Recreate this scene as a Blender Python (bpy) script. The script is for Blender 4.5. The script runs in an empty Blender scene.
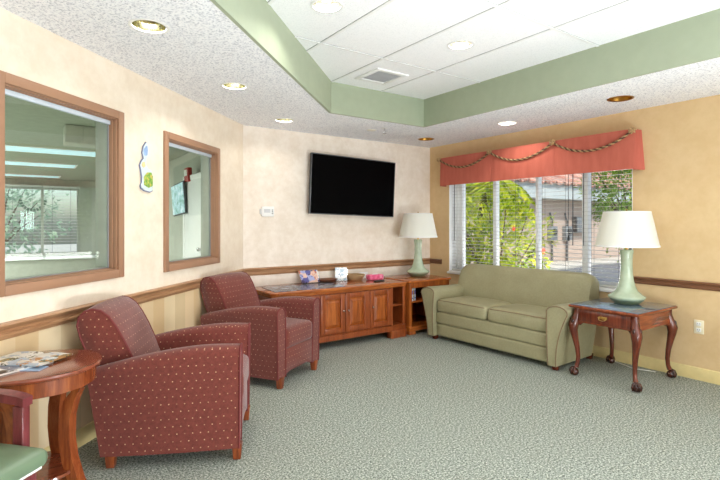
import bpy, bmesh, math, random
from mathutils import Vector, Matrix, noise
PI = math.pi
random.seed(7)
scene = bpy.context.scene
COL = scene.collection

# ------------------------------------------------------------------ helpers
def lin(c):
    def f(v):
        v /= 255.0
        return v / 12.92 if v <= 0.04045 else ((v + 0.055) / 1.055) ** 2.4
    return (f(c[0]), f(c[1]), f(c[2]), 1.0)

def tmp_merge(bm, t):
    me = bpy.data.meshes.new('t'); t.to_mesh(me); t.free()
    bm.from_mesh(me); bpy.data.meshes.remove(me)

class MB:
    """collects shapes, then becomes one mesh object"""
    def __init__(self): self.bm = bmesh.new()
    def box(self, c, s, bevel=0.0, seg=2, rot=None, taper=None):
        t = bmesh.new(); bmesh.ops.create_cube(t, size=1.0)
        for v in t.verts:
            k = 1.0
            if taper is not None and v.co.z < 0: k = taper
            v.co = Vector((v.co.x * s[0] * k, v.co.y * s[1] * k, v.co.z * s[2]))
        if bevel > 0:
            bmesh.ops.bevel(t, geom=list(t.edges), offset=bevel, segments=seg, affect='EDGES', profile=0.5)
        M = Matrix.Translation(c)
        if rot is not None: M = M @ rot.to_4x4()
        bmesh.ops.transform(t, matrix=M, verts=t.verts)
        tmp_merge(self.bm, t); return self
    def span(self, x0, x1, y0, y1, z0, z1, bevel=0.0, seg=2):
        return self.box(((x0+x1)/2, (y0+y1)/2, (z0+z1)/2), (abs(x1-x0), abs(y1-y0), abs(z1-z0)), bevel, seg)
    def rbox(self, c, s, r, n=8, fn=None):
        t = bmesh.new(); bmesh.ops.create_cube(t, size=2.0)
        bmesh.ops.subdivide_edges(t, edges=list(t.edges), cuts=n, use_grid_fill=True)
        h = Vector((s[0]/2, s[1]/2, s[2]/2))
        for v in t.verts:
            q = Vector()
            for i in range(3):
                # crowd the grid towards the edges so the corners stay round
                u = v.co[i]; u = math.copysign(abs(u) ** 0.55, u) if abs(u) < 1 else u
                q[i] = u * h[i]
            inner = Vector([max(-(h[i]-r), min(h[i]-r, q[i])) for i in range(3)])
            d = q - inner
            if d.length > 1e-9: q = inner + d.normalized() * r if any(abs(abs(q[i]) - h[i]) < 1e-6 for i in range(3)) else q
            v.co = q
        for v in t.verts:
            p = v.co.copy()
            if fn: p = fn(p)
            v.co = p + Vector(c)
        tmp_merge(self.bm, t); return self
    def prism(self, pts, fn, bevel=0.0, seg=2, d0=0.0, d1=1.0):
        """pts 2-D outline; fn(a, b, d) -> 3-D"""
        t = bmesh.new()
        lo = [t.verts.new(fn(a, b, d0)) for a, b in pts]
        hi = [t.verts.new(fn(a, b, d1)) for a, b in pts]
        n = len(pts)
        caps = [t.faces.new(lo[::-1]), t.faces.new(hi)]
        for i in range(n):
            t.faces.new((lo[i], lo[(i+1) % n], hi[(i+1) % n], hi[i]))
        bmesh.ops.recalc_face_normals(t, faces=t.faces)
        if bevel > 0:
            es = set()
            for f in caps: es.update(f.edges)
            bmesh.ops.bevel(t, geom=list(es), offset=bevel, segments=seg, affect='EDGES', profile=0.5)
        tmp_merge(self.bm, t); return self
    def loft(self, rings, closed_ends=True, cyclic=False):
        t = bmesh.new()
        R = [[t.verts.new(p) for p in ring] for ring in rings]
        n = len(R[0])
        last = len(R) if cyclic else len(R) - 1
        for i in range(last):
            a, b = R[i], R[(i+1) % len(R)]
            for j in range(n):
                t.faces.new((a[j], a[(j+1) % n], b[(j+1) % n], b[j]))
        if closed_ends and not cyclic:
            t.faces.new(R[0][::-1]); t.faces.new(R[-1])
        bmesh.ops.recalc_face_normals(t, faces=t.faces)
        tmp_merge(self.bm, t); return self
    def tube(self, path, r, seg=8, cyclic=False):
        P = [Vector(p) for p in path]; n = len(P)
        rad = r if isinstance(r, (list, tuple)) else [r] * n
        rings = []; up = None
        for i in range(n):
            a = P[(i-1) % n] if (i > 0 or cyclic) else P[i]
            b = P[(i+1) % n] if (i < n-1 or cyclic) else P[i]
            d = (b - a).normalized()
            if up is None:
                up = Vector((0, 0, 1)) if abs(d.z) < 0.9 else Vector((1, 0, 0))
            s = d.cross(up)
            if s.length < 1e-6: s = d.orthogonal()
            s.normalize(); up = s.cross(d).normalized()
            rings.append([P[i] + (s * math.cos(2*PI*k/seg) + up * math.sin(2*PI*k/seg)) * rad[i] for k in range(seg)])
        return self.loft(rings, True, cyclic)
    def lathe(self, prof, seg=32, c=(0, 0, 0), closed=True):
        rings = [[Vector((c[0] + max(r, 1e-4) * math.cos(2*PI*k/seg), c[1] + max(r, 1e-4) * math.sin(2*PI*k/seg), c[2] + z)) for k in range(seg)] for r, z in prof]
        return self.loft(rings, closed)
    def ball(self, c, r, seg=12, s=(1, 1, 1)):
        t = bmesh.new(); bmesh.ops.create_uvsphere(t, u_segments=seg, v_segments=max(6, seg*2//3), radius=r)
        bmesh.ops.transform(t, matrix=Matrix.Translation(c) @ Matrix.Diagonal((*s, 1)), verts=t.verts)
        tmp_merge(self.bm, t); return self
    def ring(self, x0, x1, z0, z1, w, y0, y1, bevel=0.0):
        self.span(x0, x0+w, y0, y1, z0, z1, bevel); self.span(x1-w, x1, y0, y1, z0, z1, bevel)
        self.span(x0+w, x1-w, y0, y1, z1-w, z1, bevel); self.span(x0+w, x1-w, y0, y1, z0, z0+w, bevel)
        return self
    def quad(self, a, b, c, d):
        vs = [self.bm.verts.new(p) for p in (a, b, c, d)]; self.bm.faces.new(vs); return self
    def xf(self, M):
        bmesh.ops.transform(self.bm, matrix=M, verts=self.bm.verts); return self
    def build(self, name, mat, parent=None, smooth=35, loc=None, rz=0.0):
        bm = self.bm
        uvl = bm.loops.layers.uv.verify()
        bm.normal_update()
        for f in bm.faces:
            n = f.normal; ax = max(range(3), key=lambda i: abs(n[i]))
            for l in f.loops:
                p = l.vert.co
                l[uvl].uv = ((p.y, p.z), (p.x, p.z), (p.x, p.y))[ax]
        me = bpy.data.meshes.new(name); bm.to_mesh(me); bm.free()
        if smooth:
            for p in me.polygons: p.use_smooth = True
            me.set_sharp_from_angle(angle=math.radians(smooth))
        me.materials.append(mat)
        o = bpy.data.objects.new(name, me); COL.objects.link(o)
        if parent: o.parent = parent
        if loc is not None: o.location = loc
        o.rotation_euler.z = rz
        return o

def thing(name, label, cat, loc=(0, 0, 0), rz=0.0, group=None):
    o = bpy.data.objects.new(name, None); COL.objects.link(o)
    o.empty_display_size = 0.1
    o.location = loc; o.rotation_euler = (0, 0, rz)
    o['label'] = label; o['category'] = cat
    if group: o['group'] = group
    return o
def tag(o, label, cat, group=None, kind=None):
    o['label'] = label; o['category'] = cat
    if group: o['group'] = group
    if kind: o['kind'] = kind
    return o
def struct(o, label=None):
    o['kind'] = 'structure'
    if label: o['label'] = label
    return o
def dup(root, loc, rz, label=None, group=None, scale=None):
    r = root.copy(); COL.objects.link(r)
    r.location = loc; r.rotation_euler = (0, 0, rz)
    if scale: r.scale = scale
    if label: r['label'] = label
    if group: r['group'] = group
    for ch in list(root.children):
        c = ch.copy(); COL.objects.link(c); c.parent = r
        for g in list(ch.children):
            d = g.copy(); COL.objects.link(d); d.parent = c
    return r

# ------------------------------------------------------------------ materials
class NT:
    def __init__(self, name):
        self.m = bpy.data.materials.new(name); self.m.use_nodes = True
        self.t = self.m.node_tree; self.n = self.t.nodes; self.l = self.t.links
        self.b = self.n['Principled BSDF']; self.out = self.n['Material Output']
        self._tc = None
    def node(self, typ, **kw):
        x = self.n.new(typ)
        for k, v in kw.items():
            if k in x.bl_rna.properties: setattr(x, k, v)
            else: x.inputs[k].default_value = v
        return x
    def link(self, a, b): self.l.new(a, b)
    def tc(self, kind='Object'):
        if not self._tc: self._tc = self.n.new('ShaderNodeTexCoord')
        return self._tc.outputs[kind]
    def mapping(self, scale=(1, 1, 1), kind='Object', rot=(0, 0, 0)):
        m = self.n.new('ShaderNodeMapping'); m.inputs['Scale'].default_value = scale; m.inputs['Rotation'].default_value = rot
        self.link(self.tc(kind), m.inputs['Vector']); return m.outputs[0]
    def noise(self, vec, scale, detail=3, rough=0.5, dist=0.0):
        x = self.node('ShaderNodeTexNoise'); x.inputs['Scale'].default_value = scale
        x.inputs['Detail'].default_value = detail; x.inputs['Roughness'].default_value = rough; x.inputs['Distortion'].default_value = dist
        self.link(vec, x.inputs['Vector']); return x.outputs['Fac']
    def ramp(self, fac, stops, interp='LINEAR'):
        r = self.n.new('ShaderNodeValToRGB'); r.color_ramp.interpolation = interp
        e = r.color_ramp.elements
        while len(e) < len(stops): e.new(0.5)
        for k, (p, c) in enumerate(stops): e[k].position = p; e[k].color = c
        self.link(fac, r.inputs[0]); return r.outputs[0]
    def math(self, op, a, b=None, c=None):
        x = self.n.new('ShaderNodeMath'); x.operation = op
        for i, v in enumerate((a, b, c)):
            if v is None: continue
            if isinstance(v, (int, float)): x.inputs[i].default_value = v
            else: self.link(v, x.inputs[i])
        return x.outputs[0]
    def mix(self, fac, a, b):
        x = self.n.new('ShaderNodeMix'); x.data_type = 'RGBA'
        for i, v in ((0, fac), (6, a), (7, b)):
            if isinstance(v, (int, float)): x.inputs[i].default_value = v
            elif isinstance(v, tuple): x.inputs[i].default_value = v
            else: self.link(v, x.inputs[i])
        return x.outputs[2]
    def bump(self, h, strength=0.3, dist=0.01):
        x = self.n.new('ShaderNodeBump'); x.inputs['Strength'].default_value = strength; x.inputs['Distance'].default_value = dist
        self.link(h, x.inputs['Height']); self.link(x.outputs[0], self.b.inputs['Normal'])
    def base(self, c, rough=0.5, metal=0.0, spec=0.5):
        if isinstance(c, tuple): self.b.inputs['Base Color'].default_value = c
        else: self.link(c, self.b.inputs['Base Color'])
        self.b.inputs['Roughness'].default_value = rough; self.b.inputs['Metallic'].default_value = metal
        self.b.inputs['Specular IOR Level'].default_value = spec
        return self

def plain(name, rgb, rough=0.5, metal=0.0, spec=0.5, vary=0.06, scale=12):
    t = NT(name); c = lin(rgb)
    f = t.noise(t.tc(), scale, 3)
    lo = tuple(v * (1 - vary) for v in c[:3]) + (1,); hi = tuple(min(1, v * (1 + vary)) for v in c[:3]) + (1,)
    t.base(t.ramp(f, [(0.3, lo), (0.7, hi)]), rough, metal, spec)
    return t.m
def glow(name, rgb, strength):
    t = NT(name); t.base(lin(rgb), 0.5)
    t.b.inputs['Emission Color'].default_value = lin(rgb); t.b.inputs['Emission Strength'].default_value = strength
    return t.m
def wood(name, dark, mid, light, axis=0, rough=0.3, scale=7.0, coat=0.2):
    t = NT(name)
    s = [14, 14, 14]; s[axis] = 1.2
    v = t.mapping(tuple(s))
    f = t.noise(v, scale * 0.35, 5, 0.6, 0.8)
    g = t.noise(t.mapping(tuple(x * 4 for x in s)), scale, 2, 0.5)
    h = t.math('ADD', t.math('MULTIPLY', f, 0.8), t.math('MULTIPLY', g, 0.2))
    t.base(t.ramp(h, [(0.3, lin(dark)), (0.5, lin(mid)), (0.72, lin(light))]), rough, 0, 0.5)
    t.b.inputs['Coat Weight'].default_value = coat; t.b.inputs['Coat Roughness'].default_value = 0.15
    t.bump(g, 0.05, 0.002)
    return t.m

M = {}
# carpet: loop pile with a fine light/dark fleck
t = NT('carpet'); v = t.tc()
f1 = t.noise(v, 84, 2, 0.75); f2 = t.noise(v, 1.2, 2); f3 = t.noise(v, 150, 2, 0.6)
fl = t.math('ADD', t.math('MULTIPLY', f1, 0.65), t.math('MULTIPLY', f3, 0.35))
c1 = t.ramp(fl, [(0.39, lin((70, 78, 74))), (0.47, lin((138, 147, 139))), (0.54, lin((168, 176, 167))), (0.62, lin((230, 233, 222)))])
t.base(t.mix(t.math('MULTIPLY', f2, 0.22), c1, lin((150, 142, 120))), 0.95, 0, 0.1); t.bump(fl, 0.7, 0.008); M['carpet'] = t.m

# wallpaper: mottled above the rail, stripes below it
def wallpaper(name, a, b, striped, c_low=None):
    t = NT(name); v = t.tc()
    n = t.math('ADD', t.math('MULTIPLY', t.noise(v, 3.5, 5, 0.6), 0.7), t.math('MULTIPLY', t.noise(v, 14, 4, 0.7), 0.3))
    up = t.ramp(n, [(0.38, lin(a)), (0.62, lin(b))])
    if striped or c_low:
        sp = t.node('ShaderNodeSeparateXYZ'); t.link(v, sp.inputs[0])
        if striped:
            fr = t.math('FRACT', t.math('MULTIPLY', sp.outputs[0], 1/0.60))
            low = t.ramp(fr, [(0.0, lin((224, 194, 150))), (0.24, lin((234, 212, 174))), (0.5, lin((218, 194, 154))), (0.76, lin((230, 204, 164)))], 'CONSTANT')
        else:
            low = t.ramp(n, [(0.38, lin(c_low)), (0.62, lin(tuple(min(255, x + 6) for x in c_low)))])
        up = t.mix(t.math('LESS_THAN', sp.outputs[2], 0.81), up, low)
    t.base(up, 0.75, 0, 0.2); t.bump(n, 0.05, 0.01)
    return t.m
M['wall_l'] = wallpaper('wallpaper_striped_below', (228, 212, 191), (238, 225, 207), True)
M['wall_tv'] = wallpaper('wallpaper_mottled', (231, 217, 201), (244, 233, 221), False)
M['wall_w'] = wallpaper('wallpaper_tan', (213, 182, 137), (220, 191, 147), False)
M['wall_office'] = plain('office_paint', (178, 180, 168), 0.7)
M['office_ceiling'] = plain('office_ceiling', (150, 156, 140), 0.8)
M['cream_base'] = plain('cream_base', (226, 205, 146), 0.5)

t = NT('popcorn'); v = t.tc()
f = t.noise(v, 78, 3, 0.75); f2 = t.noise(v, 34, 2, 0.6)
t.base(t.ramp(f, [(0.38, lin((196, 199, 208))), (0.49, lin((246, 248, 253))), (0.6, lin((252, 253, 255)))]), 0.95, 0, 0.1)
t.bump(t.math('ADD', f, t.math('MULTIPLY', f2, 0.6)), 0.55, 0.009); M['popcorn'] = t.m
t = NT('ceiling_tile'); v = t.tc(); f = t.noise(v, 120, 2, 0.7); f2 = t.noise(v, 45, 3, 0.7)
t.base(t.ramp(f, [(0.34, lin((236, 237, 240))), (0.5, lin((250, 250, 252)))]), 0.9, 0, 0.1); t.bump(t.math('ADD', f, f2), 0.3, 0.005); M['tile'] = t.m
M['green'] = plain('sage_paint', (162, 171, 147), 0.6, vary=0.03)
M['grid'] = plain('white_grid', (240, 240, 240), 0.5, vary=0.02)
M['grid_gap'] = plain('grey_gap', (150, 150, 152), 0.7, vary=0.02)
M['white'] = plain('white_plastic', (240, 240, 238), 0.35, vary=0.02)
M['whitepaint'] = plain('white_frame_paint', (240, 240, 240), 0.4, vary=0.02)
M['brownframe'] = plain('brown_frame_paint', (162, 122, 95), 0.45, vary=0.04)
M['rail'] = wood('rail_wood', (136, 96, 64), (168, 126, 90), (190, 150, 112), 0, 0.4)
M['railpost'] = wood('rail_dark', (100, 64, 42), (126, 84, 58), (148, 104, 74), 0, 0.35)
M['cherry_dark'] = wood('cherry_wood_frame', (98, 42, 18), (142, 68, 30), (172, 92, 44), 2, 0.3)  # darker red frame wood, deepened to hold shading that frontal light leaves out
M['cherry'] = wood('cherry_wood', (112, 50, 18), (160, 82, 32), (194, 112, 50), 2, 0.28)
M['cherry_x'] = wood('cherry_wood_along', (112, 50, 18), (164, 86, 36), (200, 120, 58), 0, 0.22)
M['darkin'] = plain('dark_interior', (60, 30, 16), 0.6)
M['mahog'] = wood('mahogany', (58, 22, 14), (92, 38, 22), (126, 58, 32), 2, 0.25)
M['mahog_x'] = wood('mahogany_along', (74, 28, 16), (122, 54, 26), (164, 84, 42), 0, 0.2)
M['darkmahog'] = wood('dark_mahogany', (36, 16, 12), (60, 27, 18), (88, 42, 28), 2, 0.25)
M['rtwood'] = wood('round_table_wood', (92, 40, 20), (134, 66, 32), (164, 92, 48), 2, 0.22)
M['rttop'] = wood('round_table_top', (92, 42, 26), (126, 62, 40), (146, 82, 56), 0, 0.16, coat=0.5)
M['burg'] = wood('burgundy_wood', (84, 30, 34), (114, 46, 50), (142, 66, 70), 2, 0.3)
M['chairleg'] = wood('chair_leg_wood', (92, 38, 18), (140, 68, 32), (166, 90, 46), 2, 0.3)
M['vinyl'] = plain('green_vinyl', (108, 128, 102), 0.32, vary=0.03)
M['black'] = plain('black_plastic', (18, 18, 19), 0.35, vary=0.02)
M['dgrey'] = plain('dark_grey_metal', (88, 90, 94), 0.35, 0.6)
t = NT('black_screen'); t.base(lin((2, 2, 3)), 0.4, 0, 0.04); M['screen'] = t.m
M['brass'] = plain('aged_brass', (186, 150, 84), 0.3, 1.0)
M['chrome'] = plain('chrome', (210, 210, 212), 0.18, 1.0)
M['gold'] = plain('gold_reflector', (204, 202, 172), 0.14, 1.0)
M['amber'] = plain('amber_reflector', (186, 142, 66), 0.3, 1.0)
M['silver'] = plain('silver_reflector', (235, 232, 222), 0.22, 1.0)
M['lens'] = glow('lamp_lens', (255, 250, 235), 6.0)
M['lens_dim'] = glow('lamp_lens_dim', (255, 246, 222), 0.5)
M['lens_tube'] = glow('fluorescent_lens', (196, 232, 246), 0.55)

# club chair fabric: red with rows of small cream dots
def dotted(name, base_a, base_b, dot, sp=0.05, r=0.085):
    t = NT(name)
    uv = t.tc('UV'); sx = t.node('ShaderNodeSeparateXYZ'); t.link(uv, sx.inputs[0])
    u = t.math('MULTIPLY', sx.outputs[0], 1/sp); w = t.math('MULTIPLY', sx.outputs[1], 1/sp)
    row = t.math('FLOOR', w); odd = t.math('MULTIPLY', t.math('MODULO', t.math('ABSOLUTE', row), 2.0), 0.5)
    uu = t.math('ADD', u, odd)
    fu = t.math('SUBTRACT', t.math('FRACT', uu), 0.5); fw = t.math('SUBTRACT', t.math('FRACT', w), 0.5)
    d = t.math('SQRT', t.math('ADD', t.math('MULTIPLY', fu, fu), t.math('MULTIPLY', fw, fw)))
    cv = t.node('ShaderNodeCombineXYZ'); t.link(t.math('FLOOR', uu), cv.inputs[0]); t.link(row, cv.inputs[1])
    wn = t.node('ShaderNodeTexWhiteNoise'); t.link(cv.outputs[0], wn.inputs['Vector'])
    m = t.math('MULTIPLY', t.math('LESS_THAN', d, r), t.math('ADD', t.math('MULTIPLY', wn.outputs['Value'], .7), .3))
    n = t.noise(t.tc(), 40, 3, 0.7); n2 = t.noise(t.tc(), 420, 1)
    bc = t.ramp(t.math('ADD', t.math('MULTIPLY', n, 0.6), t.math('MULTIPLY', n2, 0.4)), [(0.35, lin(base_a)), (0.65, lin(base_b))])
    # thin wavering thread lines down each row of dots
    wl = t.math('LESS_THAN', t.math('ABSOLUTE', t.math('ADD', fu, t.math('MULTIPLY', t.math('SINE', t.math('MULTIPLY', w, 3.1)), 0.05))), 0.02)
    bc = t.mix(t.math('MULTIPLY', wl, 0.3), bc, lin((84, 30, 30)))
    t.base(t.mix(m, bc, lin(dot)), 0.85, 0, 0.2); t.b.inputs['Sheen Weight'].default_value = 0.3
    t.bump(n2, 0.15, 0.002); return t.m
M['redfab'] = dotted('red_dotted_fabric', (99, 45, 37), (121, 59, 49), (214, 172, 136), .042, .078)
M['redpipe'] = plain('red_piping', (110, 42, 40), 0.8)
t = NT('sage_upholstery'); v = t.tc(); n = t.noise(v, 60, 3, 0.6); n2 = t.noise(v, 5, 3)
t.base(t.ramp(t.math('ADD', t.math('MULTIPLY', n, .5), t.math('MULTIPLY', n2, .5)), [(0.35, lin((146, 140, 108))), (0.65, lin((160, 154, 122)))]), 0.5, 0, 0.35); t.bump(n, 0.08, 0.004); M['sofa'] = t.m
M['sofapipe'] = plain('brown_piping', (126, 104, 76), 0.7)
t = NT('coral_cloth'); v = t.mapping((9, 9, 2)); n = t.noise(v, 2, 3)
t.base(t.ramp(n, [(0.3, lin((182, 96, 80))), (0.7, lin((194, 106, 89)))]), 0.8, 0, 0.15)
M['coral'] = t.m
M['rope_dark'] = plain('dark_brown_rope', (92, 62, 44), 0.8, vary=0.3, scale=60)
M['rope'] = plain('gold_brown_rope', (178, 146, 104), 0.7, vary=0.4, scale=60)
M['shade'] = None
t = NT('lamp_shade_linen'); t.base(lin((245, 245, 240)), 0.8, 0, 0.1)
tr = t.node('ShaderNodeBsdfTranslucent'); tr.inputs[0].default_value = lin((245, 243, 232))
mx = t.node('ShaderNodeMixShader'); mx.inputs[0].default_value = 0.35
t.link(t.b.outputs[0], mx.inputs[1]); t.link(tr.outputs[0], mx.inputs[2]); t.link(mx.outputs[0], t.out.inputs[0]); M['shade'] = t.m
t = NT('celadon_glaze'); n = t.noise(t.tc(), 9, 4, 0.6)
t.base(t.ramp(n, [(0.3, lin((160, 176, 150))), (0.7, lin((184, 196, 172)))]), 0.12, 0, 0.6); M['celadon'] = t.m
M['clay'] = plain('celadon_foot', (132, 148, 116), 0.35)
def glassmat(name, tint, ior=1.45, rough=0.0):
    t = NT(name)
    tr = t.node('ShaderNodeBsdfTransparent'); tr.inputs[0].default_value = tint
    gl = t.node('ShaderNodeBsdfGlossy'); gl.inputs['Roughness'].default_value = rough; gl.inputs[0].default_value = (1, 1, 1, 1)
    lw = t.node('ShaderNodeLayerWeight'); fr = t.math('ADD', t.math('MULTIPLY', t.math('POWER', lw.outputs['Facing'], 5.0), .9), .035)
    mx = t.node('ShaderNodeMixShader'); t.link(fr, mx.inputs[0]); t.link(tr.outputs[0], mx.inputs[1]); t.link(gl.outputs[0], mx.inputs[2])
    t.link(mx.outputs[0], t.out.inputs[0]); return t.m
M['glass'] = glassmat('window_glass', (0.97, 0.985, 0.975, 1))
M['glass_green'] = glassmat('office_glass', (0.95, 0.985, 0.97, 1))
t = NT('reflection_tinted_top'); t.base(lin((92, 108, 126)), 0.04, 0, 1.0); t.b.inputs['IOR'].default_value = 1.9; M['glasstop'] = t.m  # blue-grey base colour stands in for the window reflected in the glass
M['slat'] = plain('blind_slat', (206, 205, 200), 0.5, vary=0.02)
M['cord'] = plain('grey_cord', (90, 90, 92), 0.7)

# ------------------------------------------------------------------ the room
H = 2.44; HC = 2.745
def wall_mb(length, height, thick, openings, z0=0.0):
    xs = sorted({0.0, length, *[v for o in openings for v in o[:2]]}); zs = sorted({z0, height, *[v for o in openings for v in o[2:]]})
    solid = {}
    for i in range(len(xs)-1):
        for k in range(len(zs)-1):
            cx, cz = (xs[i]+xs[i+1])/2, (zs[k]+zs[k+1])/2
            solid[i, k] = not any(o[0] < cx < o[1] and o[2] < cz < o[3] for o in openings)
    b = MB()
    for (i, k), s in solid.items():
        if not s: continue
        x0, x1, a, c = xs[i], xs[i+1], zs[k], zs[k+1]
        b.quad((x0, 0, a), (x1, 0, a), (x1, 0, c), (x0, 0, c)); b.quad((x1, thick, a), (x0, thick, a), (x0, thick, c), (x1, thick, c))
        if not solid.get((i-1, k), False): b.quad((x0, thick, a), (x0, 0, a), (x0, 0, c), (x0, thick, c))
        if not solid.get((i+1, k), False): b.quad((x1, 0, a), (x1, thick, a), (x1, thick, c), (x1, 0, c))
        if not solid.get((i, k-1), False): b.quad((x0, thick, a), (x1, thick, a), (x1, 0, a), (x0, 0, a))
        if not solid.get((i, k+1), False): b.quad((x0, 0, c), (x1, 0, c), (x1, thick, c), (x0, thick, c))
    bmesh.ops.remove_doubles(b.bm, verts=b.bm.verts, dist=1e-5)
    return b

R45 = PI/4
S0 = -2.05                    # along-wall coordinate of the start of the angled wall
def L(s): return s - S0       # s -> local x on the angled wall
W1 = (2.02, 2.99, 0.99, 2.12); W2 = (3.48, 4.43, 0.97, 2.09)
op = [(L(w[0])+.035, L(w[1])-.035, w[2]+.035, w[3]-.035) for w in (W1, W2)]
LW_LOC = (-3.0, 0.10, 0)
struct(wall_mb(7.06, 2.80, 0.15, op).build('wall_left', M['wall_l'], None, 0, LW_LOC, R45))
struct(wall_mb(2.82, 2.80, 0.14, []).build('wall_back', M['wall_tv'], None, 0, (1.99, 5.10, 0), 0))
WO = (0.52, 2.95, 0.70, 2.06)     # window opening in the right wall (distance from the back corner)
struct(wall_mb(9.24, 2.80, 0.24, [WO]).build('wall_right', M['wall_w'], None, 0, (4.80, 5.24, 0), -PI/2))
SO = [(0.7, 2.9, 0.7, 2.1), (3.6, 5.8, 0.7, 2.1)]
struct(wall_mb(7.8, 2.80, 0.2, SO).build('wall_front', M['wall_tv'], None, 0, (4.80, -4.0, 0), PI))
struct(wall_mb(4.1, 2.80, 0.15, []).build('wall_side', M['wall_l'], None, 0, (-3.0, -4.0, 0), PI/2))

b = MB(); b.span(-8.2, 5.04, -4.2, 14.4, -0.12, 0.0); struct(b.build('floor', M['carpet'], None, 0))

cans = [  # x, y, ceiling height, reflector, lit
    (0.57, 2.83, H, 'gold', 1), (1.37, 3.68, H, 'gold', 2), (2.25, 4.60, H, 'gold', 1),
    (4.25, 4.59, H, 'amber', 0), (4.29, 3.35, H, 'silver', 2), (4.25, 2.13, H, 'amber', 0),
    (1.59, 2.64, HC, 'silver', 2), (2.79, 2.62, HC, 'silver', 1)]
CR = 0.092
COFFER = [(2.474, 4.03), (3.69, 4.02), (3.69, -3.2), (-2.0, -3.2), (-2.0, -0.444)]
ROOM = [(-3.0, 0.1), (1.99, 5.10), (4.80, 5.10), (4.80, -4.0), (-3.0, -4.0)]
def sheet(outer, holes, z, up=0.05):
    t = bmesh.new(); edges = []
    for loop in [outer] + holes:
        vs = [t.verts.new((x, y, z)) for x, y in loop]
        edges += [t.edges.new((vs[i], vs[(i+1) % len(vs)])) for i in range(len(vs))]
    bmesh.ops.triangle_fill(t, use_beauty=True, use_dissolve=False, edges=edges)
    r = bmesh.ops.extrude_face_region(t, geom=list(t.faces))
    for v in [g for g in r['geom'] if isinstance(g, bmesh.types.BMVert)]: v.co.z += up
    bmesh.ops.recalc_face_normals(t, faces=t.faces)
    m = MB(); tmp_merge(m.bm, t); return m
def circ(x, y, r, n=28): return [(x + r*math.cos(2*PI*k/n), y + r*math.sin(2*PI*k/n)) for k in range(n)]
struct(sheet(ROOM, [COFFER] + [circ(c[0], c[1], CR) for c in cans if c[2] == H], H, 0.03).build('ceiling', M['popcorn'], None, 0))
def shift_poly(P, d):     # outward offset of the coffer outline
    n = len(P); out = []
    ctr = Vector((sum(p[0] for p in P)/n, sum(p[1] for p in P)/n))
    for i in range(n):
        a, b_, c_ = Vector(P[i-1]), Vector(P[i]), Vector(P[(i+1) % n])
        n1 = Vector(((b_-a).y, -(b_-a).x)).normalized(); n2 = Vector(((c_-b_).y, -(c_-b_).x)).normalized()
        if n1.dot(b_-ctr) < 0: n1 = -n1
        if n2.dot(b_-ctr) < 0: n2 = -n2
        k = (n1+n2); k = k / (1 + n1.dot(n2))
        out.append(tuple(b_ + k*d))
    return out
CO2 = shift_poly(COFFER, 0.03)
struct(sheet(CO2, [circ(c[0], c[1], CR) for c in cans if c[2] == HC], HC, 0.03).build('ceiling_upper', M['tile'], None, 0))
b = MB(); n = len(COFFER)
CI = shift_poly(COFFER, -0.004); CO = shift_poly(COFFER, 0.02)
b.loft([[(*p, H - 0.002) for p in CI], [(*p, HC) for p in CI], [(*p, HC) for p in CO], [(*p, H - 0.002) for p in CO]], False, True)
struct(b.build('trim_coffer', M['green'], None, 0))
b = MB(); b.span(-8.2, 5.04, -4.2, 14.4, 2.95, 3.1); struct(b.build('roof', M['grid'], None, 0))
# T-bar grid of the tiled ceiling, clipped to the coffer outline
def clip_line(axis, val):
    hits = []
    for i in range(len(COFFER)):
        a, c = COFFER[i], COFFER[(i+1) % len(COFFER)]
        if (a[axis]-val) * (c[axis]-val) < 0:
            k = (val-a[axis])/(c[axis]-a[axis]); hits.append(a[1-axis] + k*(c[1-axis]-a[1-axis]))
    return (min(hits), max(hits)) if len(hits) >= 2 else None
b = MB(); bg = MB()
def bar(m, axis, val, w, z0, z1):
    h = clip_line(axis, val)
    if not h: return
    if axis == 0: m.span(val-w, val+w, h[0], h[1], z0, z1)
    else: m.span(h[0], h[1], val-w, val+w, z0, z1)
for k in range(-6, 4): bar(b, 0, 1.88 + 0.607*k, 0.011, HC-0.006, HC+0.004); bar(bg, 0, 1.88 + 0.607*k, 0.0145, HC-0.0015, HC+0.003)
for k in range(-4, 2): bar(b, 1, 2.02 + 1.19*k, 0.011, HC-0.0055, HC+0.004); bar(bg, 1, 2.02 + 1.19*k, 0.0145, HC-0.001, HC+0.003)
o = struct(b.build('trim_grid', M['grid'], None, 0)); struct(bg.build('trim_grid_gap', M['grid_gap'], None, 0))

# chair rails and baseboards (profile in distance-from-wall, height)
RAIL = [(0, .772), (.010, .772), (.012, .784), (.018, .790), (.018, .802), (.010, .808), (.012, .822), (.026, .834), (.030, .846), (.022, .856), (0, .858)]
BASE = [(0, 0.0), (.012, 0.0), (.012, .095), (.008, .105), (0, .108)]
def moulding(name, prof, p0, p1, mat):
    d = Vector((p1[0]-p0[0], p1[1]-p0[1])); ln = d.length; a = math.atan2(d.y, d.x)
    m = MB(); m.prism(prof, lambda u, z, t: Vector((t, -u, z)), d0=0, d1=ln)
    return struct(m.build(name, mat, None, 40, (p0[0], p0[1], 0), a))
moulding('trim_rail_left', RAIL, (-3.0, 0.10), (1.99, 5.09), M['rail'])
moulding('trim_rail_back', RAIL, (1.99, 5.10), (4.80, 5.10), M['rail'])
RAIL_R = [(u, .852 - (.858-z)*.78) for u, z in RAIL]
moulding('trim_rail_corner', RAIL_R, (4.80, 5.10), (4.80, 4.86), M['railpost'])
moulding('trim_rail_right', RAIL_R, (4.80, 2.40), (4.80, -4.0), M['railpost'])
moulding('baseboard_left', BASE, (-3.0, 0.10), (1.99, 5.09), M['cream_base'])
moulding('baseboard_back', BASE, (1.99, 5.10), (4.80, 5.10), M['cream_base'])
moulding('baseboard_right', BASE, (4.80, 5.10), (4.80, -4.0), M['cream_base'])

M['track'] = plain('pale_track', (206, 216, 226), .4)
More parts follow.
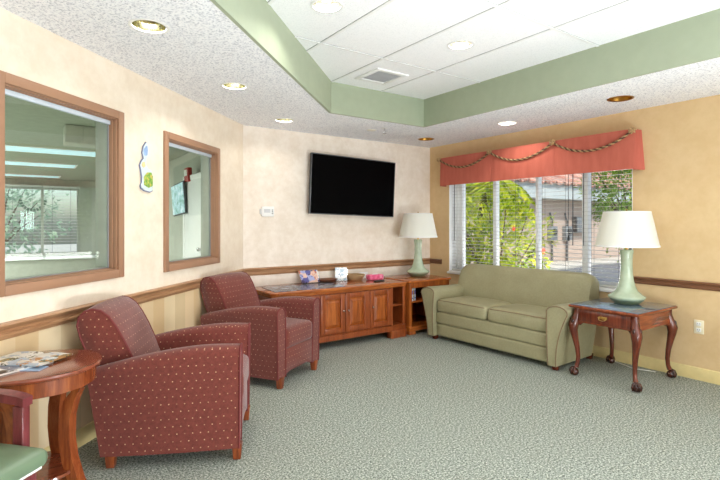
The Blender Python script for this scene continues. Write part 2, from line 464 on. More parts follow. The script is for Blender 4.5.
# interior windows of the left wall
def inner_window(name, w):
    x0, x1, z0, z1 = L(w[0]), L(w[1]), w[2], w[3]
    m = MB()
    m.ring(x0, x1, z0, z1, 0.055, -0.018, 0.004, 0.004)          # face casing
    m.ring(x0+.03, x1-.03, z0+.03, z1-.03, 0.032, 0.0, 0.028, 0.003)   # first step
    m.ring(x0+.036, x1-.036, z0+.036, z1-.036, 0.030, 0.026, 0.062, 0.003)
    j = MB(); j.ring(x0+.036, x1-.036, z0+.036, z1-.036, 0.032, 0.067, 0.155, 0.003)
    o = struct(m.build(name, M['brownframe'], None, 35, LW_LOC, R45))
    g = MB(); g.span(x0+.05, x1-.05, 0.060, 0.066, z0+.05, z1-.05)
    p = g.build('window_pane', M['glass_green'], o, 0)
    k = MB(); k.span(x0+.066, x1-.066, .040, .060, z1-.094, z1-.066, .003); k.build('head_track', M['track'], o)
    j.build('rear_jamb', M['wall_office'], o)
    s = MB(); s.ring(x0+.066, x1-.066, z0+.066, z1-.066, 0.006, 0.052, 0.061, 0.002)
    s.build('glazing_bead', M['grid_gap'], o, 0)
    return o
inner_window('window_1', W1); inner_window('window_2', W2)

# office behind the left wall
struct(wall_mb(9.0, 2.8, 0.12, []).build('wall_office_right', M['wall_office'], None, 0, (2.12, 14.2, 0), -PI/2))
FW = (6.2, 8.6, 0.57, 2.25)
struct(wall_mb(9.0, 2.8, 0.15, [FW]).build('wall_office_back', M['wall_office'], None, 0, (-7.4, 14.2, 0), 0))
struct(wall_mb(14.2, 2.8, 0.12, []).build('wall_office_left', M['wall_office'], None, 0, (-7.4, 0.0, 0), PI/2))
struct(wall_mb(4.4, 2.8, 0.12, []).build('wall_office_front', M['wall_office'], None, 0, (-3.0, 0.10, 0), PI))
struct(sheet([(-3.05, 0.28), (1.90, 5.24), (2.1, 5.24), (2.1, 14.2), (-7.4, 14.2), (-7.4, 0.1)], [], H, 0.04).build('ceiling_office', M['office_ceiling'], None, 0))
m = MB(); m.ring(FW[0], FW[1], FW[2], FW[3], .06, .0, .12, .004)
for k in (1, 2): m.span(FW[0]+.8*k-.03, FW[0]+.8*k+.03, .03, .1, FW[2], FW[3])
o = struct(m.build('window_6', M['wall_office'], None, 35, (-7.4, 14.2, 0)))
g = MB(); g.span(FW[0]+.05, FW[1]-.05, .06, .066, FW[2]+.05, FW[3]-.05); g.build('window_pane', M['glass'], o, 0)
def blind_parts(root, w, z0, z1, tilt, spacing=0.046, depth=0.048, cords=2, stack=True):
    """slats hang in local x (width), y (depth), z"""
    s = MB(); z = z0 + 0.05; q = []
    while z < z1 - 0.05:
        q.append(z); z += spacing
    for z in q:
        s.box((0, 0, z), (w, depth, 0.003), rot=Matrix.Rotation(tilt, 3, 'X'))
    s.build('slats', M['slat'], root, 0)
    h = MB(); h.span(-w/2, w/2, -.028, .028, z1-.05, z1, .004); h.build('headrail', M['slat'], root)
    r = MB(); r.span(-w/2, w/2, -.024, .024, z0, z0+.022, .005); r.build('bottom_rail', M['slat'], root)
    c = MB()
    for k in range(cords):
        x = -w/2 + w*(k+.5)/cords
        for y in (-.026, .026): c.tube([(x, y, z0+.01), (x, y, z1-.02)], 0.0016, 5)
    c.build('ladder_cords', M['cord'], root)
for k in range(3):
    x = -7.4 + FW[0] + .4 + .8*k
    r = thing('office_blind', ['white slatted blind on the left third of the far office window', 'white slatted blind on the middle third of the far office window', 'white slatted blind on the right third of the far office window'][k], 'blind', (x, 14.12, 0), 0, 'blinds on the far office window')
    blind_parts(r, .78, FW[2]-.02, FW[3]+.03, .1, .075, .03)
def troffer(x, y, w, d, label):
    r = thing('ceiling_troffer', label, 'ceiling light', (x, y, H), 0, 'fluorescent troffers in the office')
    f = MB(); f.ring(-w/2, w/2, -d/2, d/2, .03, -.012, .012, .002).xf(Matrix.Rotation(-PI/2, 4, 'X')); f.build('frame', M['grid'], r)
    l = MB(); l.span(-w/2+.03, w/2-.03, -d/2+.03, d/2-.03, -.006, .0); l.build('diffuser', M['lens_tube'], r)
    return r
troffer(.40, 8.55, 1.25, .62, 'nearest fluorescent ceiling troffer of three seen through the large interior window')
troffer(.22, 10.65, 1.25, .62, 'middle fluorescent ceiling troffer of three seen through the large interior window')
troffer(.1, 13.3, 1.25, .5, 'farthest fluorescent ceiling troffer, just before the office blinds')
troffer(-.55, 5.15, .62, 1.25, 'large fluorescent troffer right above the left interior window')
b = MB()
for k in range(12):
    a0, a1 = PI + PI*k/12 + .02, PI + PI*(k+1)/12 - .05
    b.prism([(math.cos(a0)*.22, math.sin(a0)*.22), (math.cos(a0)*.29, math.sin(a0)*.29), (math.cos(a1)*.29, math.sin(a1)*.29), (math.cos(a1)*.22, math.sin(a1)*.22)], lambda a, z, d_: Vector((a, .004*d_, z)))
M['decal'] = plain('reflection_green', (96, 120, 104), .5)  # flat half ring coloured in for a reflection in the office glass
tag(b.build('window_decal', M['decal'], None, 0, (.21, 14.252, 1.93)), 'grey-green half ring standing in for a reflection on the far office window', 'window decal')
b = MB(); b.span(-2.2, 1.6, 13.55, 14.1, .50, .545, .006); c = b.build('office_counter', M['white']); tag(c, 'pale office counter below the far blinds, seen through glass', 'counter')
b = MB(); b.span(-2.2, 1.6, 13.62, 14.15, 0, .50); b.build('cabinet_front', M['wall_office'], c)
r = thing('hanging_cabinet', 'pale box cabinet hung below the office ceiling, seen through the large interior window', 'cabinet', (.55, 6.30, 2.24))
b = MB(); b.span(-.17, .17, -.15, .15, 0, .20, .006); b.build('body', M['wall_office'], r)
b = MB(); b.span(-.165, -.003, -.162, -.15, .006, .192, .003); b.build('door', M['wall_office'], r)
b = MB(); b.span(.003, .165, -.162, -.15, .006, .192, .003); b.build('door', M['wall_office'], r)
r = thing('fire_alarm', 'small red fire alarm strobe box on the office wall, seen through the narrow interior window', 'fire alarm', (2.0, 7.17, 2.06), -PI/2)
M['red'] = plain('alarm_red', (168, 40, 36), 0.4)
b = MB(); b.span(-.10, .10, -.06, 0, -.10, .10, .008); b.build('housing', M['red'], r)
b = MB(); b.span(-.06, .06, -.072, -.06, -.02, .07, .006); b.build('strobe_lens', M['white'], r)
# wall screen and door on the office's right-hand wall (seen in window 2)
r = thing('office_monitor', 'bright wall screen tilted on the office wall, seen through the narrow interior window', 'screen', (1.93, 7.55, 1.50), -PI/2)
r.rotation_euler = (0.06, -0.06, -PI/2)
b = MB(); b.span(-.34, .34, .012, .04, -.02, .46, .006); b.build('casing', M['dgrey'], r)
t = NT('screen_picture'); n = t.noise(t.tc(), 9, 4, .6)
cc = t.ramp(n, [(.35, lin((120, 176, 150))), (.5, lin((176, 218, 220))), (.65, lin((232, 244, 246)))]); t.base((0, 0, 0, 1), .4)
t.link(cc, t.b.inputs['Emission Color']); t.b.inputs['Emission Strength'].default_value = 1.0; M['scrpic'] = t.m
b = MB(); b.span(-.32, .32, .004, .014, 0, .44); b.build('display', M['scrpic'], r)
b = MB(); b.span(-.08, .08, .04, .075, .14, .30); b.build('bracket', M['dgrey'], r)
m = MB(); m.ring(6.75, 7.75, -.05, 2.05, .07, -.03, .02, .004)
d3 = struct(m.build('door_1', M['whitepaint'], None, 35, (2.0, 14.2, 0), -PI/2))
b = MB(); b.span(6.82, 7.68, -.022, -.004, .005, 1.98, .004); b.build('door_leaf', M['whitepaint'], d3)
b = MB(); b.ball((7.6, -.05, 1.0), .028); b.tube([(7.6, -.02, 1.0), (7.6, -.05, 1.0)], .012); b.build('knob', M['chrome'], d3)

# the big window in the right wall
WX0, WX1, WZ0, WZ1 = WO
WLOC = (4.80, 5.24, 0)
m = MB(); m.ring(WX0, WX1, WZ0, WZ1, .05, .13, .22, .004)
m.span(WX0+.05, WX0+.11, .14, .21, WZ0, WZ1, .004)
for x, w in ((1.18, .06), (1.80, .045), (2.39, .08)): m.span(x-w*.4, x+w*.4, .14, .21, WZ0+.03, WZ1-.03, .004)
m.span(WX0-.02, WX1+.02, -.025, .0, WZ0-.03, WZ0, .005); m.span(WX0, WX1, -.02, .14, WZ0-.012, WZ0+.006)
m.span(WX0, WX0+.006, .0, .14, WZ0, WZ1); m.span(WX1-.006, WX1, .0, .14, WZ0, WZ1); m.span(WX0, WX1, 0, .14, WZ1-.006, WZ1)
w3 = struct(m.build('window_3', M['whitepaint'], None, 35, WLOC, -PI/2))
for a, c in ((WX0+.1, 1.15), (1.21, 1.78), (1.82, 2.35), (2.43, WX1-.05)):
    g = MB(); g.span(a, c, .172, .178, WZ0+.04, WZ1-.04); g.build('window_pane', M['glass'], w3, 0)
for a, c, lab in ((WX0+.012, 1.79, 'wide white slatted blind behind the left half of the sofa'), (1.80, 2.37, 'white slatted blind behind the right end of the sofa'), (2.38, WX1-.012, 'white slatted blind behind the lamp on the end table')):
    r = thing('window_blind', lab, 'blind', (4.80 + .062, 5.24 - (a+c)/2, 0), -PI/2, 'slatted blinds in the big window')
    blind_parts(r, c-a, WZ0+.012, WZ1-.01, .04, .045, .036, 3 if c-a > 1 else 2)
    wd = MB(); x = -(c-a)/2 + .06 if c-a > 1 or a > 2.3 else (c-a)/2-.05
    wd.tube([(x, -.034, WZ1-.05), (x, -.036, 1.12)], .005, 6); wd.build('tilt_wand', M['cord'], r)
    if 1.7 < a < 2: 
        wd = MB(); wd.tube([(x-.05, -.034, WZ1-.05), (x-.05, -.034, 1.22)], .002, 5); wd.lathe([(.004, .06), (.012, .03), (.012, 0), (.002, -.005)], 10, (x-.05, -.034, 1.17)); wd.build('pull_cord', M['black'], r)
# windows behind the viewpoint
for i, so in enumerate(SO):
    m = MB(); m.ring(so[0], so[1], so[2], so[3], .05, .06, .15, .004); xm = (so[0]+so[1])/2; m.span(xm-.03, xm+.03, .07, .14, so[2], so[3])
    o = struct(m.build('window_%d' % (4+i), M['whitepaint'], None, 35, (4.80, -4.0, 0), PI))
    g = MB(); g.span(so[0]+.04, so[1]-.04, .1, .106, so[2]+.04, so[3]-.04); g.build('window_pane', M['glass'], o, 0)

# ------------------------------------------------------------------ ceiling fittings
M['ivory0'] = plain('ivory_cover', (244, 240, 226), .5, vary=.02)
CAN_LABELS = [
    'gold reflector downlight in the soffit above the large interior window, nearest the viewer',
    'gold lit downlight in the soffit between the two interior windows and the coffer edge',
    'gold downlight in the soffit above the left end of the back wall',
    'amber unlit downlight in the far corner of the soffit beside the red valance',
    'bright white downlight in the soffit above the middle of the red valance',
    'amber unlit downlight in the soffit above the right end of the red valance',
    'bright white downlight in the tiled coffer ceiling near the green left edge',
    'silver white downlight in the tiled coffer ceiling, right of the air vent']
can_lights = []
for (x, y, z, ref, lit), lab in zip(cans, CAN_LABELS):
    r = thing('downlight', lab, 'ceiling light', (x, y, z), 0, 'recessed downlights')
    b = MB(); b.lathe([(CR+.014, -.001), (CR+.014, -.004), (CR+.006, -.006), (CR-.004, -.003), (CR-.004, .004), (CR+.006, .001)], 36, closed=False); b.build('trim_ring', M['white'] if ref != 'amber' else M['brass'], r)
    b = MB(); b.lathe([(CR-.002, .0), (CR-.006, .03), (.078, .075), (.05, .118), (.052, .12), (.082, .077), (CR-.001, .03)], 36, closed=False); b.build('reflector', M[ref], r)
    b = MB(); b.lathe([(.002, .052), (.03, .056), (.042, .072), (.044, .09), (.03, .118), (.002, .12)], 24); b.build('bulb', M['lens'] if lit == 2 else (M['lens_dim'] if lit else M['white']), r)
    can_lights.append((x, y, z, lit))
r = thing('air_vent', 'square grey louvred air vent in the tiled coffer ceiling', 'vent', (2.775, 3.61, HC))
b = MB(); b.ring(-.185, .185, -.185, .185, .05, .0, .014, .004).xf(Matrix.Rotation(-PI/2, 4, 'X')); b.build('frame', M['grid'], r)
b = MB()
for k in range(11):
    y = -.13 + .026*k; b.box((0, y, -.006), (.27, .02, .002), rot=Matrix.Rotation(.3, 3, 'X'))
M['ventgrey'] = plain('vent_grey', (206, 206, 208), 0.5)
b.build('louvres', M['ventgrey'], r, 0)
b = MB(); b.span(-.137, .137, -.137, .137, -.0015, -.0003); b.build('backing', M['ventgrey'], r, 0)
b = MB(); b.lathe([(.002, -.006), (.05, -.006), (.056, -.002), (.056, 0), (.002, 0)], 28); tag(b.build('sprinkler_cover', M['ivory0'], None, 35, (3.32, 4.51, H)), 'flat round cream cover plate on the soffit above the television', 'sprinkler cover')
r = thing('fire_sprinkler', 'small brass fire sprinkler head hanging from the soffit above the television', 'sprinkler', (3.38, 4.34, H))
b = MB(); b.lathe([(.002, -.004), (.034, -.003), (.036, 0), (.002, 0)], 24); b.build('escutcheon', M['white'], r)
b = MB(); b.tube([(0, 0, -.001), (0, 0, -.03)], .009, 10); b.tube([(-.012, 0, -.028), (-.014, 0, -.05), (0, 0, -.062)], .003, 6); b.tube([(.012, 0, -.028), (.014, 0, -.05), (0, 0, -.062)], .003, 6); b.build('body', M['chrome'], r)
b = MB(); b.lathe([(.002, -.066), (.022, -.064), (.022, -.061), (.002, -.06)], 16); b.build('deflector', M['chrome'], r)

# ------------------------------------------------------------------ club armchairs
def club_chair(label, loc, rz):
    r = thing('club_armchair', label, 'armchair', loc, rz, 'red club armchairs')
    F = M['redfab']
    # frame below the cushion, with an arched front apron
    b = MB(); b.span(-.37, .31, -.25, .25, .085, .30, .01)
    pts = [(-.26, .085)] + [(-.26 + .52*k/14, .085 + .045*math.sin(PI*k/14)) for k in range(1, 14)] + [(.26, .085), (.26, .31), (-.26, .31)]
    b.prism(pts, lambda a, z, d: Vector((.30 + .055*d, a, z)), .008)
    b.build('base', F, r)
    for s in (-1, 1):
        b = MB(); rings = []
        NS = 16
        for i in range(NS+1):
            u = i/NS
            ztop = .555 + .115*math.sin(min(1.0, u*1.12)*PI/2) - .006*max(0, u-.8)*5
            ring = []
            w = .125
            prof = []
            for z in (.082, .2, .35, .48): prof.append((-w/2, z))
            zc = ztop - .05
            for k in range(9):
                a = PI - PI*k/8
                prof.append((math.cos(a)*w/2, zc + math.sin(a)*.05))
            for z in (.48, .35, .2, .082): prof.append((w/2, z))
            for y, z in prof:
                if z > zc + .05: z = ztop
                zz = min(z, ztop) if abs(y) < w/2-1e-6 or z > .5 else z
                if abs(abs(y) - w/2) < 1e-6 and z < .5: zz = .082 + (z-.082)*(ztop-.06-.082)/(.48-.082)*.985
                h = zz/.66
                x = (-.372 - .095*h)*(1-u) + (.352 + .008*h)*u
                bulge = .012*math.sin(PI*u)
                yy = .292 + y + .02*h*h + (bulge if y > 0 else 0)
                # the front panel narrows towards the foot
                if y < 0 and u > .5: yy += .0
                ring.append((x, s*yy, zz))
            rings.append(ring)
        b.loft(rings); b.build('armrest', F, r, 50)
        p = MB(); fr = [Vector(q) + Vector((.003, 0, 0)) for q in rings[-1]]; p.tube(fr, .006, 6); p.build('piping', M['redpipe'], r.children[-1])
    def crown(p):
        p.z += .022*(1-(p.x/.3)**2)*(1-(p.y/.24)**2) if p.z > 0 else 0
        return p
    b = MB(); b.rbox((.06, 0, .39), (.62, .485, .175), .045, 9, crown); b.build('seat_cushion', F, r, 60)
    prof = [(-.36, .28), (-.42, .45), (-.465, .60), (-.50, .72), (-.51, .79), (-.495, .84), (-.46, .872), (-.42, .883), (-.375, .873), (-.335, .84), (-.30, .78), (-.265, .70), (-.23, .60), (-.20, .50), (-.18, .40), (-.17, .28)]
    c = Vector((sum(p[0] for p in prof)/len(prof), sum(p[1] for p in prof)/len(prof)))
    b = MB(); rings = []
    st = [(-.255, .93), (-.25, .97), (-.235, .99), (-.12, 1.01), (0, 1.016), (.12, 1.01), (.235, .99), (.25, .97), (.255, .93)]
    for y, k in st:
        ring = []
        for x, z in prof:
            w = 1 + .05*max(0, (z-.5))/.4
            ring.append((c.x + (x-c.x)*k - .035*max(0, z-.45)/.4, y*w, c.y + (z-c.y)*k))
        rings.append(ring)
    b.loft(rings); bk = b.build('backrest', F, r, 45)
    for s in (-1, 1):
        p = MB(); p.tube([Vector((c.x + (x-c.x)*.965 - .035*max(0, z-.45)/.4, s*.252*(1 + .05*max(0, z-.5)/.4), c.y + (z-c.y)*.965)) for x, z in prof[1:-1]], .006, 6); p.build('piping', M['redpipe'], bk)
    for x in (-.345, .34):
        for s in (-1, 1):
            b = MB(); b.box((x, s*.295, .046), (.058, .058, .092), .004, 2, None, .72); b.build('leg', M['chairleg'], r)
    return r
ch = club_chair('near red dotted club armchair, side on, beside the round wooden table', (0.838, 3.092, 0), -0.465); ch.scale = (1, .94, 1)
dup(ch, (1.80, 4.055, 0), -1.04, 'far red dotted club armchair in the corner by the wooden media console, facing the viewer')

# ------------------------------------------------------------------ sofa
r = thing('sofa', 'olive green two-seat sofa under the window with red valance', 'sofa', (4.325, 3.388, 0), PI + math.radians(2.5)); r.scale = (.88, 1.05, .995)
b = MB()
b.span(-.38, .36, -.70, .70, .055, .33, .012)
for z0, z1, x in ((.05, .195, .385), (.195, .335, .395)):
    b.rbox((x-.05, 0, (z0+z1)/2), (.10, 1.40, z1-z0), .025, 8)
b.build('base', M['sofa'], r, 60)
for s in (-1, 1):
    b = MB(); rings = []; NS = 14
    for i in range(NS+1):
        u = i/NS; ring = []
        x = -.30 + .735*u
        top = .615 - .015*(1-u) - (.012 if i == NS else 0)
        # flared section: wide rolled top, narrow foot
        wt, wb = .155, .085
        cy = .735
        prof = []
        for k in range(7):      # inner side, foot to shoulder
            q = k/6; z = .05 + q*(top-.05-.05)
            prof.append((-.045 - .012*q**2, z))
        for k in range(1, 9):     # over the roll
            a = PI - PI*k/8
            prof.append((.040 + math.cos(a)*.097, top-.055 + math.sin(a)*.055))
        for k in range(6, -1, -1):
            q = k/6; z = .05 + q*(top-.05-.065)
            prof.append((.03 + .107*q**2.0, z))
        sh = .985 if i in (0, NS) else 1.0
        for y, z in prof:
            ring.append((x + (.008 if 0 < i < NS else 0) + .02*math.sin(PI*z/.62)*u, s*(cy + y*sh), z))
        rings.append(ring)
    b.loft(rings); a = b.build('armrest', M['sofa'], r, 50)
    p = MB(); p.tube([Vector(q) + Vector((.004, 0, 0)) for q in rings[-1]], .0055, 6); p.build('piping', M['sofapipe'], a)
def seatfn(sign):
    def f(p):
        if p.z > 0: p.z += .025*(1-(p.x/.32)**2)*(1-(p.y/.34)**2)
        if p.x > .28: p.z -= .006
        return p
    return f
for s in (-1, 1):
    b = MB(); b.rbox((.10, s*.343, .405), (.62, .682, .145), .05, 9, seatfn(s)); c = b.build('seat_cushion', M['sofa'], r, 60)
    p = MB(); zf = .465; p.tube([(.385, s*.343 - .31, zf), (.405, s*.343 - .15, zf+.006), (.408, s*.343, zf+.008), (.405, s*.343 + .15, zf+.006), (.385, s*.343 + .31, zf)], .0045, 6); p.build('piping', M['sofapipe'], c)
prof = [(-.36, .06), (-.385, .30), (-.41, .55), (-.425, .76), (-.42, .82), (-.395, .85), (-.35, .862), (-.29, .855), (-.245, .825), (-.21, .76), (-.165, .62), (-.13, .48), (-.12, .30), (-.12, .06)]
b = MB(); rings = []
ys = [.985*q for q in (-.800, -.796, -.785, -.77, -.745, -.71, -.67, -.55, -.3, 0, .3, .55, .67, .71, .745, .77, .785, .796, .800)]
for y in ys:
    a = abs(y); drop = 0
    if a > .67: drop = .11*(1 - math.sqrt(max(0, 1-((a-.67)/.135)**2)))
    ring = []
    for x, z in prof:
        zz = .06 + (z-.06)*(1 - drop/.80)
        thin = 1.0 - (.12 if a > .79 else (.04 if a > .77 else 0))
        cx = -.27
        ring.append((cx + (x-cx)*thin, y - math.copysign(.05, y)*(1-min(1, z/.5))*(a/.8) if a > .5 else y, zz))
    rings.append(ring)
b.loft(rings); b.build('backrest', M['sofa'], r, 60)
for x in (-.34, .36):
    for s in (-1, 1):
        b = MB(); b.box((x, s*.725, .028), (.06, .06, .056), .004, 2, None, .75); b.build('leg', M['mahog'], r)

# ------------------------------------------------------------------ end table with ball-and-claw feet
r = thing('end_table', 'dark mahogany end table with curved claw-foot legs right of the sofa', 'end table', (4.355, 2.165, 0))
TX, TY, TZ = .35, .303, .632
b = MB(); b.box((0, 0, TZ-.011), (2*TX, 2*TY, .022), .007, 3); b.build('tabletop', M['mahog_x'], r)
b = MB(); b.box((0, 0, TZ+.003), (2*TX-.02, 2*TY-.02, .006), .002, 2); b.build('glass_top', M['glasstop'], r)
b = MB(); b.ring(-.315, .315, -.28, .28, .022, TZ-.145, TZ-.022).bm
b2 = MB()
b2.span(-.315, -.293, -.268, .268, TZ-.15, TZ-.022); b2.span(.293, .315, -.268, .268, TZ-.15, TZ-.022)
b2.span(-.293, .293, -.268, -.246, TZ-.15, TZ-.022); b2.span(-.293, .293, .246, .268, TZ-.15, TZ-.022)
b2.build('apron', M['mahog_x'], r)
b = MB(); b.span(-.325, -.314, -.225, .225, TZ-.138, TZ-.034, .005); d = b.build('drawer', M['mahog'], r)
b = MB(); b.box((-.326, 0, TZ-.08), (.003, .07, .022), .0014, 2)
for s in (-1, 1): b.ball((-.334, s*.032, TZ-.078), .008)
b.tube([(-.335, -.032, TZ-.078), (-.346, -.026, TZ-.095), (-.348, 0, TZ-.101), (-.346, .026, TZ-.095), (-.335, .032, TZ-.078)], .0035, 6); b.build('handle', M['brass'], d)
for sx in (-1, 1):
    for sy in (-1, 1):
        b = MB(); dg = Vector((sx, sy, 0)).normalized(); c0 = Vector((sx*.295, sy*.247, 0))
        path, rad = [], []
        for z, o_, q in ((TZ-.03, 0, .03), (.56, .0, .03), (.51, .012, .034), (.475, .026, .042), (.44, .034, .042), (.40, .032, .035), (.33, .018, .027), (.25, .002, .0215), (.17, -.006, .018), (.11, .0, .017), (.075, .012, .02)):
            path.append(c0 + dg*o_ + Vector((0, 0, z))); rad.append(q)
        b.tube(path, rad, 14)
        kn = MB()   # carved leaf on the knee: overlapping curls
        for a_, zz in ((-.9, .485), (.9, .485), (-.45, .455), (.45, .455), (0, .43)):
            dv = Matrix.Rotation(a_, 3, 'Z') @ dg; kn.ball(c0 + dg*.026 + dv*.030 + Vector((0, 0, zz)), .015, 10, (1, 1, 1.7))
        # ear brackets under the apron
        for ax in (Vector((-sx, 0, 0)), Vector((0, -sy, 0))):
            b.tube([c0 + Vector((0, 0, .488)), c0 + ax*.03 + Vector((0, 0, .472)), c0 + ax*.055 + Vector((0, 0, .486))], [.03, .02, .006], 8)
        lg = b.build('leg', M['mahog'], r, 60); kn.build('carved_knee', M['darkmahog'], lg, 60)
        f = MB(); fc = c0 + dg*.022 + Vector((0, 0, .034)); f.ball(fc, .034, 16)
        for a_ in (-1.15, -.38, .38, 1.15):
            dv = Matrix.Rotation(a_, 3, 'Z') @ dg
            f.tube([fc + Vector((0, 0, .04)), fc + dv*.026 + Vector((0, 0, .03)), fc + dv*.039 + Vector((0, 0, .004)), fc + dv*.034 + Vector((0, 0, -.024))], [.012, .011, .009, .004], 8)
        f.build('claw_foot', M['darkmahog'], lg, 60)

# ------------------------------------------------------------------ table lamps
def lamp(label, loc, k=1.0):
    r = thing('table_lamp', label, 'lamp', loc, 0, 'celadon table lamps'); r.scale = (k, k, k)
    pr = [(.002, .0), (.095, .0), (.105, .008), (.135, .035), (.152, .058), (.15, .068), (.125, .083), (.090, .116), (.070, .16), (.058, .21), (.051, .27), (.048, .33), (.047, .39), (.051, .44), (.056, .475), (.05, .482), (.002, .482)]
    b = MB(); b.lathe(pr[3:], 40); b.build('base', M['celadon'], r, 60)
    b = MB(); b.lathe([(.002, .0), (.095, .0), (.105, .008), (.135, .035), (.002, .036)], 40); b.build('foot', M['clay'], r, 50)
    b = MB(); b.tube([(0, 0, .48), (0, 0, .56)], .011, 10); b.tube([(0, 0, .56), (0, 0, .60)], .018, 12)
    for s in (-1, 1): b.tube([(s*.018, 0, .55), (s*.06, 0, .60), (s*.065, 0, .70), (s*.03, 0, .80), (0, 0, .815)], .003, 6)
    b.build('harp', M['brass'], r)
    b = MB(); b.lathe([(.006, .60), (.022, .62), (.03, .655), (.02, .685), (.003, .695)], 16); b.build('bulb', M['white'], r)
    b = MB(); b.lathe([(.258, .512), (.192, .822), (.1895, .822), (.2555, .512)], 48, closed=False)
    b.loft([[(.258*math.cos(2*PI*k/48), .258*math.sin(2*PI*k/48), .512) for k in range(48)], [(.2555*math.cos(2*PI*k/48), .2555*math.sin(2*PI*k/48), .512) for k in range(48)]], False)
    for q in range(3): b.tube([(0, 0, .813), (.19*math.cos(2*PI*q/3), .19*math.sin(2*PI*q/3), .815)], .002, 5)
    sh = b.build('lamp_shade', M['shade'], r, 60)
    b = MB(); b.lathe([(.259, .510), (.261, .517), (.2565, .527), (.2555, .520)], 48, closed=False); b.build('shade_trim', M['white'], sh, 60); b = MB(); b.lathe([(.1935, .814), (.194, .823), (.19, .825), (.189, .818)], 48, closed=False); b.build('shade_trim', M['white'], sh, 60)
    b = MB(); b.lathe([(.002, .815), (.008, .815), (.008, .825), (.004, .83), (.009, .84), (.002, .848)], 12); b.build('finial', M['brass'], r)
    return r
lp = lamp('celadon green table lamp with white shade on the mahogany end table', (4.45, 2.175, TZ+.006))
dup(lp, (4.27, 4.765, .662), 1.0, 'celadon green table lamp with white shade in the far corner below the television', None, (.98, .98, 1.0))

# ------------------------------------------------------------------ media console
r = thing('media_console', 'long cherry wood media console with panelled doors below the television', 'console', (0, 0, 0))
CX0, CX1, CY0, CY1, CZ = 2.05, 3.77, 4.44, 5.05, .655
r.location = ((CX0+CX1)/2, CY0, 0); CW = (CX1-CX0)/2; CD = CY1-CY0
b = MB(); b.prism([(-CW-.02, CD), (-CW-.02, .03), (-CW+.05, -.03), (CW-.0, -.03), (CW+.02, -.01), (CW+.02, CD)], lambda a, c_, d_: Vector((a, c_, CZ-.03 + .03*d_)), .006)
b.prism([(-CW-.005, CD), (-CW-.005, .03), (-CW+.05, -.015), (CW-.0, -.015), (CW+.008, -.0), (CW+.008, CD)], lambda a, c_, d_: Vector((a, c_, CZ-.055 + .025*d_)), .004)
b.build('top', M['cherry_x'], r)
b = MB()
xs_open_l, xs_open_r = (-CW, -CW+.20), (CW-.21, CW)
for x in (-CW+.012, -CW+.20, CW-.21, CW-.012): b.span(x-.012, x+.012, 0.0, CD, .10, CZ-.055)
b.span(-CW, CW, CD-.015, CD, .10, CZ-.055); b.span(-CW, CW, 0, CD-.015, .13, .155)
b.span(-CW+.20, CW-.21, .012, .028, .15, CZ-.055)
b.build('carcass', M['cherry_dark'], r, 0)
for x0, x1 in (xs_open_l, xs_open_r):
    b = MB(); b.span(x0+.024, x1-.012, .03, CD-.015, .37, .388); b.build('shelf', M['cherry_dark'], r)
# stiles standing proud between the doors and at both ends
for x, w in ((-CW+.02, .04), (-CW+.195, .03), (CW-.205, .03), (CW-.02, .04), (.32, .024), (-.3285, .02)):
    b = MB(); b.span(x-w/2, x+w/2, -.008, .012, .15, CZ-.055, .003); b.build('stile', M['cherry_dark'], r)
def door(x0, x1, z0, z1, knob):
    b = MB(); b.ring(x0, x1, z0, z1, .055, -.016, .008, .004)
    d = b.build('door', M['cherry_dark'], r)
    b = MB(); pts = [(x0+.055, z0+.055), (x1-.055, z0+.055), (x1-.055, z1-.055), (x0+.055, z1-.055)]
    q = lambda i, y: [(x0+i, y, z0+i), (x1-i, y, z0+i), (x1-i, y, z1-i), (x0+i, y, z1-i)]
    b.loft([q(.05, .012), q(.055, .006), q(.062, .006), q(.092, -.012), q(.096, -.012)]); b.build('raised_panel', M['cherry'], d, 20)
    b = MB(); kx = x0+.028 if knob < 0 else x1-.028; b.tube([(kx, -.016, .40), (kx, -.026, .40)], .005, 8); b.ball((kx, -.032, .40), .011, 10); b.build('knob', M['chrome'], d)
dz0, dz1 = .165, .588
door(-.645, -.342, dz0, dz1, 1)
door(-.315, -.008, dz0, dz1, 1); door(-.002, .305, dz0, dz1, -1)
door(.335, .638, dz0, dz1, -1)
b = MB(); b.span(-CW-.005, CW+.005, -.016, CD, .085, .15, .006); b.span(-CW-.0, CW+.0, -.022, .0, .135, .15, .004)
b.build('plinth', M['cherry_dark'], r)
for x in (-CW+.11, CW-.11):
    for y in (.035, CD-.06):
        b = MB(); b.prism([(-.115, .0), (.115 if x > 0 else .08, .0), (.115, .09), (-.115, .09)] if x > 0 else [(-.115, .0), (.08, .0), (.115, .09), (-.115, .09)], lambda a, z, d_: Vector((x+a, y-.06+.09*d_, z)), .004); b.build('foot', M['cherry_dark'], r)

# corner bookcase
r = thing('corner_bookcase', 'low cherry wood open bookcase in the far corner under the lamp', 'bookcase', (4.17, 4.43, 0))
bw, bd, bz = .335, .60, .66
b = MB(); b.box((0, bd/2-.005, bz-.014), (2*bw+.04, bd+.03, .028), .007, 3); b.build('top', M['cherry_x'], r)
b = MB()
for x in (-bw+.02, bw-.02): b.span(x-.02, x+.02, 0, bd, .045, bz-.028, .003)
b.span(-bw, bw, bd-.012, bd, .045, bz-.028); b.span(-bw+.03, bw-.03, 0, .02, bz-.09, bz-.028)
b.span(-bw+.03, bw-.03, .02, bd-.012, .07, .09)
b.build('carcass', M['cherry'], r)
b = MB(); b.span(-bw+.03, bw-.03, .015, bd-.012, .385, .402, .002); b.build('shelf', M['cherry_x'], r)
b = MB(); b.span(-bw-.008, bw+.008, -.012, bd, .045, .10, .006); b.build('plinth', M['cherry_x'], r)
for x in (-bw+.05, bw-.05):
    for y in (.03, bd-.05):
        b = MB(); b.span(x-.05, x+.05, y-.03, y+.03, 0, .05, .006); b.build('foot', M['cherry'], r)

